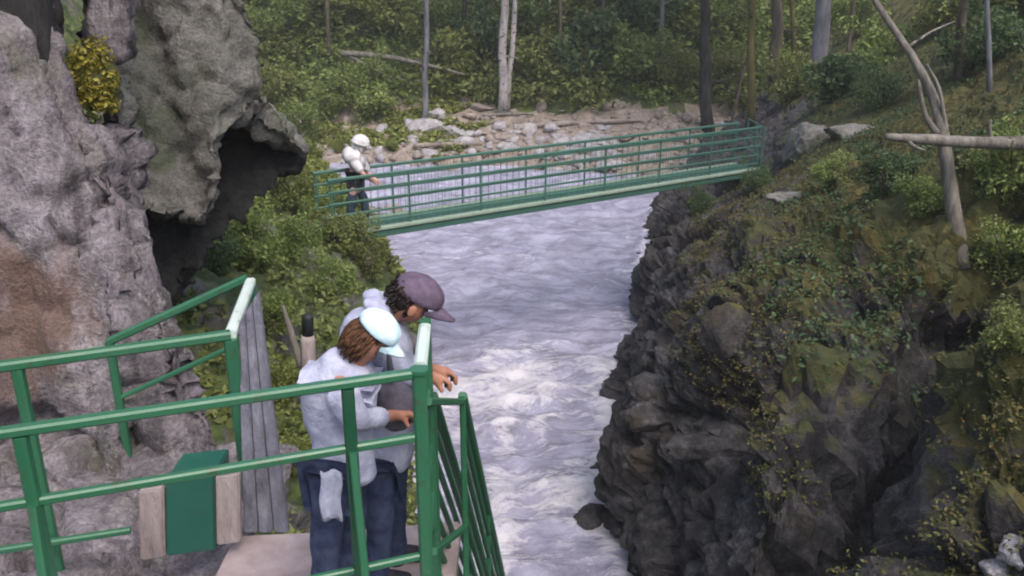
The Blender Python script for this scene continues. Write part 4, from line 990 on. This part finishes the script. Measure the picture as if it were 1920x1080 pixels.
# the shorter one, in front: pale cap, brown hair, pale grey jacket
YA = 3.3; H = q(703, 628, YA)
pa = empty('person', V((q(640, 1000, YA).x, YA, ZD)), 'shorter person with brown hair, pale blue white cap and pale grey jacket', 'person')
na = {'pel': (q(636, 880, YA), (.1, .125)), 'wst': (q(634, 815, YA), (.1, .13)), 'chs': (q(636, 755, YA), (.1, .14)), 'upc': (q(646, 712, YA), (.05, .06)), 'nk': (q(662, 676, YA), .05), 'nk2': (q(676, 660, YA), .05),
 'hd0': (q(688, 646, YA), .066), 'hd1': (q(703, 634, YA), .074), 'hd2': (q(718, 648, YA), .05),
 'hipR': (q(622, 900, YA - .08), .055), 'kneR': (q(612, 1005, YA - .09), .055), 'ankR': (q(606, 1135, YA - .09), .04), 'hipL': (q(650, 898, YA + .08), .055), 'kneL': (q(655, 1000, YA + .09), .055), 'ankL': (q(650, 1125, YA + .09), .04),
 'shR': (q(636, 716, YA - .115), .03), 'elR': (q(668, 790, YA - .16), .04), 'wrR': (q(742, 778, YA + .06), .026), 'haR': (q(758, 776, YA + .08), .03),
 'shL': (q(642, 712, YA + .13), .034), 'elL': (q(690, 780, YA + .18), .04), 'wrL': (q(758, 752, YA + .26), .026), 'haL': (q(772, 748, YA + .28), .03)}
ed = list(BODY_ED); fingers(na, ed, YA, (('R', .08, (758, 776)), ('L', .28, (772, 748))))
skin('body', na, ed, 'pel', 'skin', pa, 2, face_fn(H, R(45)))
skin('jacket', {'hem': (q(640, 902, YA), (.118, .15)), 'pel': (q(640, 872, YA), (.122, .15)), 'wst': (q(638, 815, YA), (.112, .14)), 'chs': (q(638, 760, YA), (.116, .155)), 'up1': (q(640, 716, YA), (.112, .16)), 'nk': (q(656, 688, YA), (.105, .14)), 'nq': (q(668, 670, YA), .085)},
     chain('hem', 'pel', 'wst', 'chs', 'up1', 'nk', 'nq'), 'chs', 'shirt_white', pa, 3, wrinkle(.016))
for s_ in 'RL':
    o_ = V((0, -.02 if s_ == 'R' else .02, 0)); sh, el_, wr = na['sh' + s_][0], na['el' + s_][0], na['wr' + s_][0]
    skin('sleeve', {'s': (sh + o_, .084), 'm': (sh.lerp(el_, .5) + o_, .068), 'e': (el_, .062), 'f': (el_.lerp(wr, .75), .046)}, chain('s', 'm', 'e', 'f'), 's', 'shirt_white', pa, 3, wrinkle(.007, 9))
bm = bmesh.new(); gr = []
for i in range(9):
    row = []
    for j_ in range(7):
        p_ = q(600 + 40 * j_ / 6 + 2 * math.sin(i), 885 + 90 * i / 8 + 4 * math.sin(j_ * 1.3), YA - .2 + .012 * math.sin(j_ * 2.1 + i * .5)); row.append(p_)
    gr.append(row)
fv = [[bm.verts.new(p_) for p_ in row] for row in gr]; bv_ = [[bm.verts.new(p_ + V((0, .012, 0))) for p_ in row] for row in gr]
for i in range(8):
    for j_ in range(6):
        bm.faces.new((fv[i][j_], fv[i][j_ + 1], fv[i + 1][j_ + 1], fv[i + 1][j_])); bm.faces.new((bv_[i + 1][j_], bv_[i + 1][j_ + 1], bv_[i][j_ + 1], bv_[i][j_]))
for i in range(8): bm.faces.new((fv[i][0], fv[i + 1][0], bv_[i + 1][0], bv_[i][0])); bm.faces.new((fv[i + 1][6], fv[i][6], bv_[i][6], bv_[i + 1][6]))
for j_ in range(6): bm.faces.new((fv[8][j_], fv[8][j_ + 1], bv_[8][j_ + 1], bv_[8][j_])); bm.faces.new((fv[0][j_ + 1], fv[0][j_], bv_[0][j_], bv_[0][j_ + 1]))
bmobj('hanging_cloth', bm, 'shirt_white', pa, True)
trousers(na, pa, 'denim', (q(636, 876, YA), (.12, .145))); shoes(na, pa)
rot = Matrix.Rotation(R(42), 3, 'Y')
hair_locks('hair', H + rot @ V((-.025, 0, -.02)), rot, (.075, .08, .08), 'hair_brown', pa, 9, 900, .8, .06, .0, .0042)
make_cap(H, rot, 'shirt_cyan', pa, .82, .9)

# far person at the start of the bridge
def fq(px, py, dy=0): return P(px, py, YF + dy)
base = A + dv * .75 + nv * .4; YF = base.y
fx = 960 + F * base.x / (base.y * CY + (CAMZ - base.z) * SY)
pf = empty('person', base, 'distant person with white hair and pale jacket standing at the start of the footbridge', 'person')
ox = fx - 685
def f3(px, py, dy=0): return P(px + ox, py, YF + dy)
base_py = 540 + F * math.tan(math.atan((CAMZ - base.z) / base.y) - TH); oy = base_py - 412
def f4(px, py, dy=0): return P(px + ox, py + oy, YF + dy)
fn_ = {'pel': (f4(680, 345), (.11, .15)), 'wst': (f4(681, 328), (.1, .14)), 'chs': (f4(683, 306), (.11, .17)), 'nk': (f4(687, 290), .06), 'hd': (f4(690, 279), .095), 'hd2': (f4(693, 272), .085),
 'hR': (f4(676, 352, -.09), .085), 'kR': (f4(672, 384, -.1), .06), 'aR': (f4(670, 410, -.1), .045), 'tR': (f4(677, 413, -.12), .035),
 'hL': (f4(690, 352, .09), .085), 'kL': (f4(697, 382, .1), .06), 'aL': (f4(697, 407, .1), .045), 'tL': (f4(704, 410, .1), .035),
 'sR': (f4(676, 300, -.17), .07), 'eR': (f4(690, 322, -.2), .05), 'wR': (f4(709, 336, -.1), .035), 'haR': (f4(714, 338, -.08), .035),
 'sL': (f4(690, 300, .17), .07), 'eL': (f4(700, 322, .2), .05), 'wL': (f4(711, 332, .15), .035), 'haL': (f4(716, 334, .14), .035)}
fe = chain('pel', 'wst', 'chs', 'nk', 'hd', 'hd2') + chain('pel', 'hR', 'kR', 'aR', 'tR') + chain('pel', 'hL', 'kL', 'aL', 'tL') + chain('chs', 'sR', 'eR', 'wR', 'haR') + chain('chs', 'sL', 'eL', 'wL', 'haL')
for s_ in 'RL':
    hb = fn_['ha' + s_][0]
    for i in range(4):
        fn_[f'g{s_}{i}'] = (hb + V((.05, -.03 + .02 * i, -.03)), .009); fn_[f'h{s_}{i}'] = (hb + V((.07, -.03 + .02 * i, -.07)), .008); fe += chain('ha' + s_, f'g{s_}{i}', f'h{s_}{i}')
    fn_[f'q{s_}'] = (hb + V((.02, -.05, -.04)), .01); fe += [('ha' + s_, f'q{s_}')]
skin('body', fn_, fe, 'pel', 'skin_pale', pf, 2)
nodes = fn_
n_ = {k_: (fn_[k_][0], (fn_[k_][1][0] + .07, fn_[k_][1][1] + .06) if isinstance(fn_[k_][1], tuple) else fn_[k_][1] + .035) for k_ in ('chs', 'sR', 'sL', 'eR', 'eL')}
n_['nk'] = (fn_['nk'][0], .1); n_['c2'] = (f4(682, 314), (.13, .18))
skin('jacket', n_, chain('nk', 'chs', 'c2') + chain('chs', 'sR', 'eR') + chain('chs', 'sL', 'eL'), 'chs', 'jacket_white', pf, 2)
skin('vest', {'a': (f4(680, 318), (.16, .2)), 'b': (f4(680, 333), (.15, .18)), 'c': (f4(680, 350), (.15, .18))}, chain('a', 'b', 'c'), 'b', 'cloth_dark', pf, 2)
for s_ in 'RL':
    skin('trouser_leg', {'p': (fn_['pel'][0], .12), 'h': (fn_['h' + s_][0], .1), 'k': (fn_['k' + s_][0], .08), 'a': (fn_['a' + s_][0], .065)}, chain('p', 'h', 'k', 'a'), 'h', 'jeans_far', pf, 2)
hr = Matrix.Rotation(R(18), 3, 'Y'); hc = f4(689, 273)
hair_locks('hair', hc + V((-.01, 0, -.03)), hr, (.12, .125, .12), 'hair_white', pf, 5, 160, .8, .12, -.02)
ell('hat', hc + V((0, 0, .045)), (.16, .16, .13), hr, 'jacket_white', pf, 4, lambda x, y, z: (x * (1.1 if z < -.1 else 1), y * (1.1 if z < -.1 else 1), max(z, -.35)))
ell('hood', f4(676, 293), (.2, .24, .17), hr, 'jacket_white', pf, 4, lambda x, y, z: (x * (1 + .1 * math.sin(5 * y)), y, z * (1 + .12 * math.sin(6 * x + 3 * y))))
pf.scale = (1.1, 1.1, 1.1)

# ------------------------------------------------------------------ thin haze volume added to lift the blacks of the far forest
bm = bmesh.new(); bmesh.ops.create_cube(bm, size=1, matrix=Matrix.Translation((0, 40, 28)) @ Matrix.Diagonal((220, 180, 62, 1)))
hz = bmobj('added_haze', bm, None); tag(hz, kind='stuff'); hm = bpy.data.materials.new('added_haze'); hm.use_nodes = True; t_ = hm.node_tree; t_.nodes.remove(t_.nodes['Principled BSDF'])
pv = t_.nodes.new('ShaderNodeVolumePrincipled'); pv.inputs['Color'].default_value = (.9, .9, .88, 1); pv.inputs['Density'].default_value = .0014; pv.inputs['Anisotropy'].default_value = .2
t_.links.new(pv.outputs[0], t_.nodes['Material Output'].inputs['Volume']); hz.data.materials.append(hm)
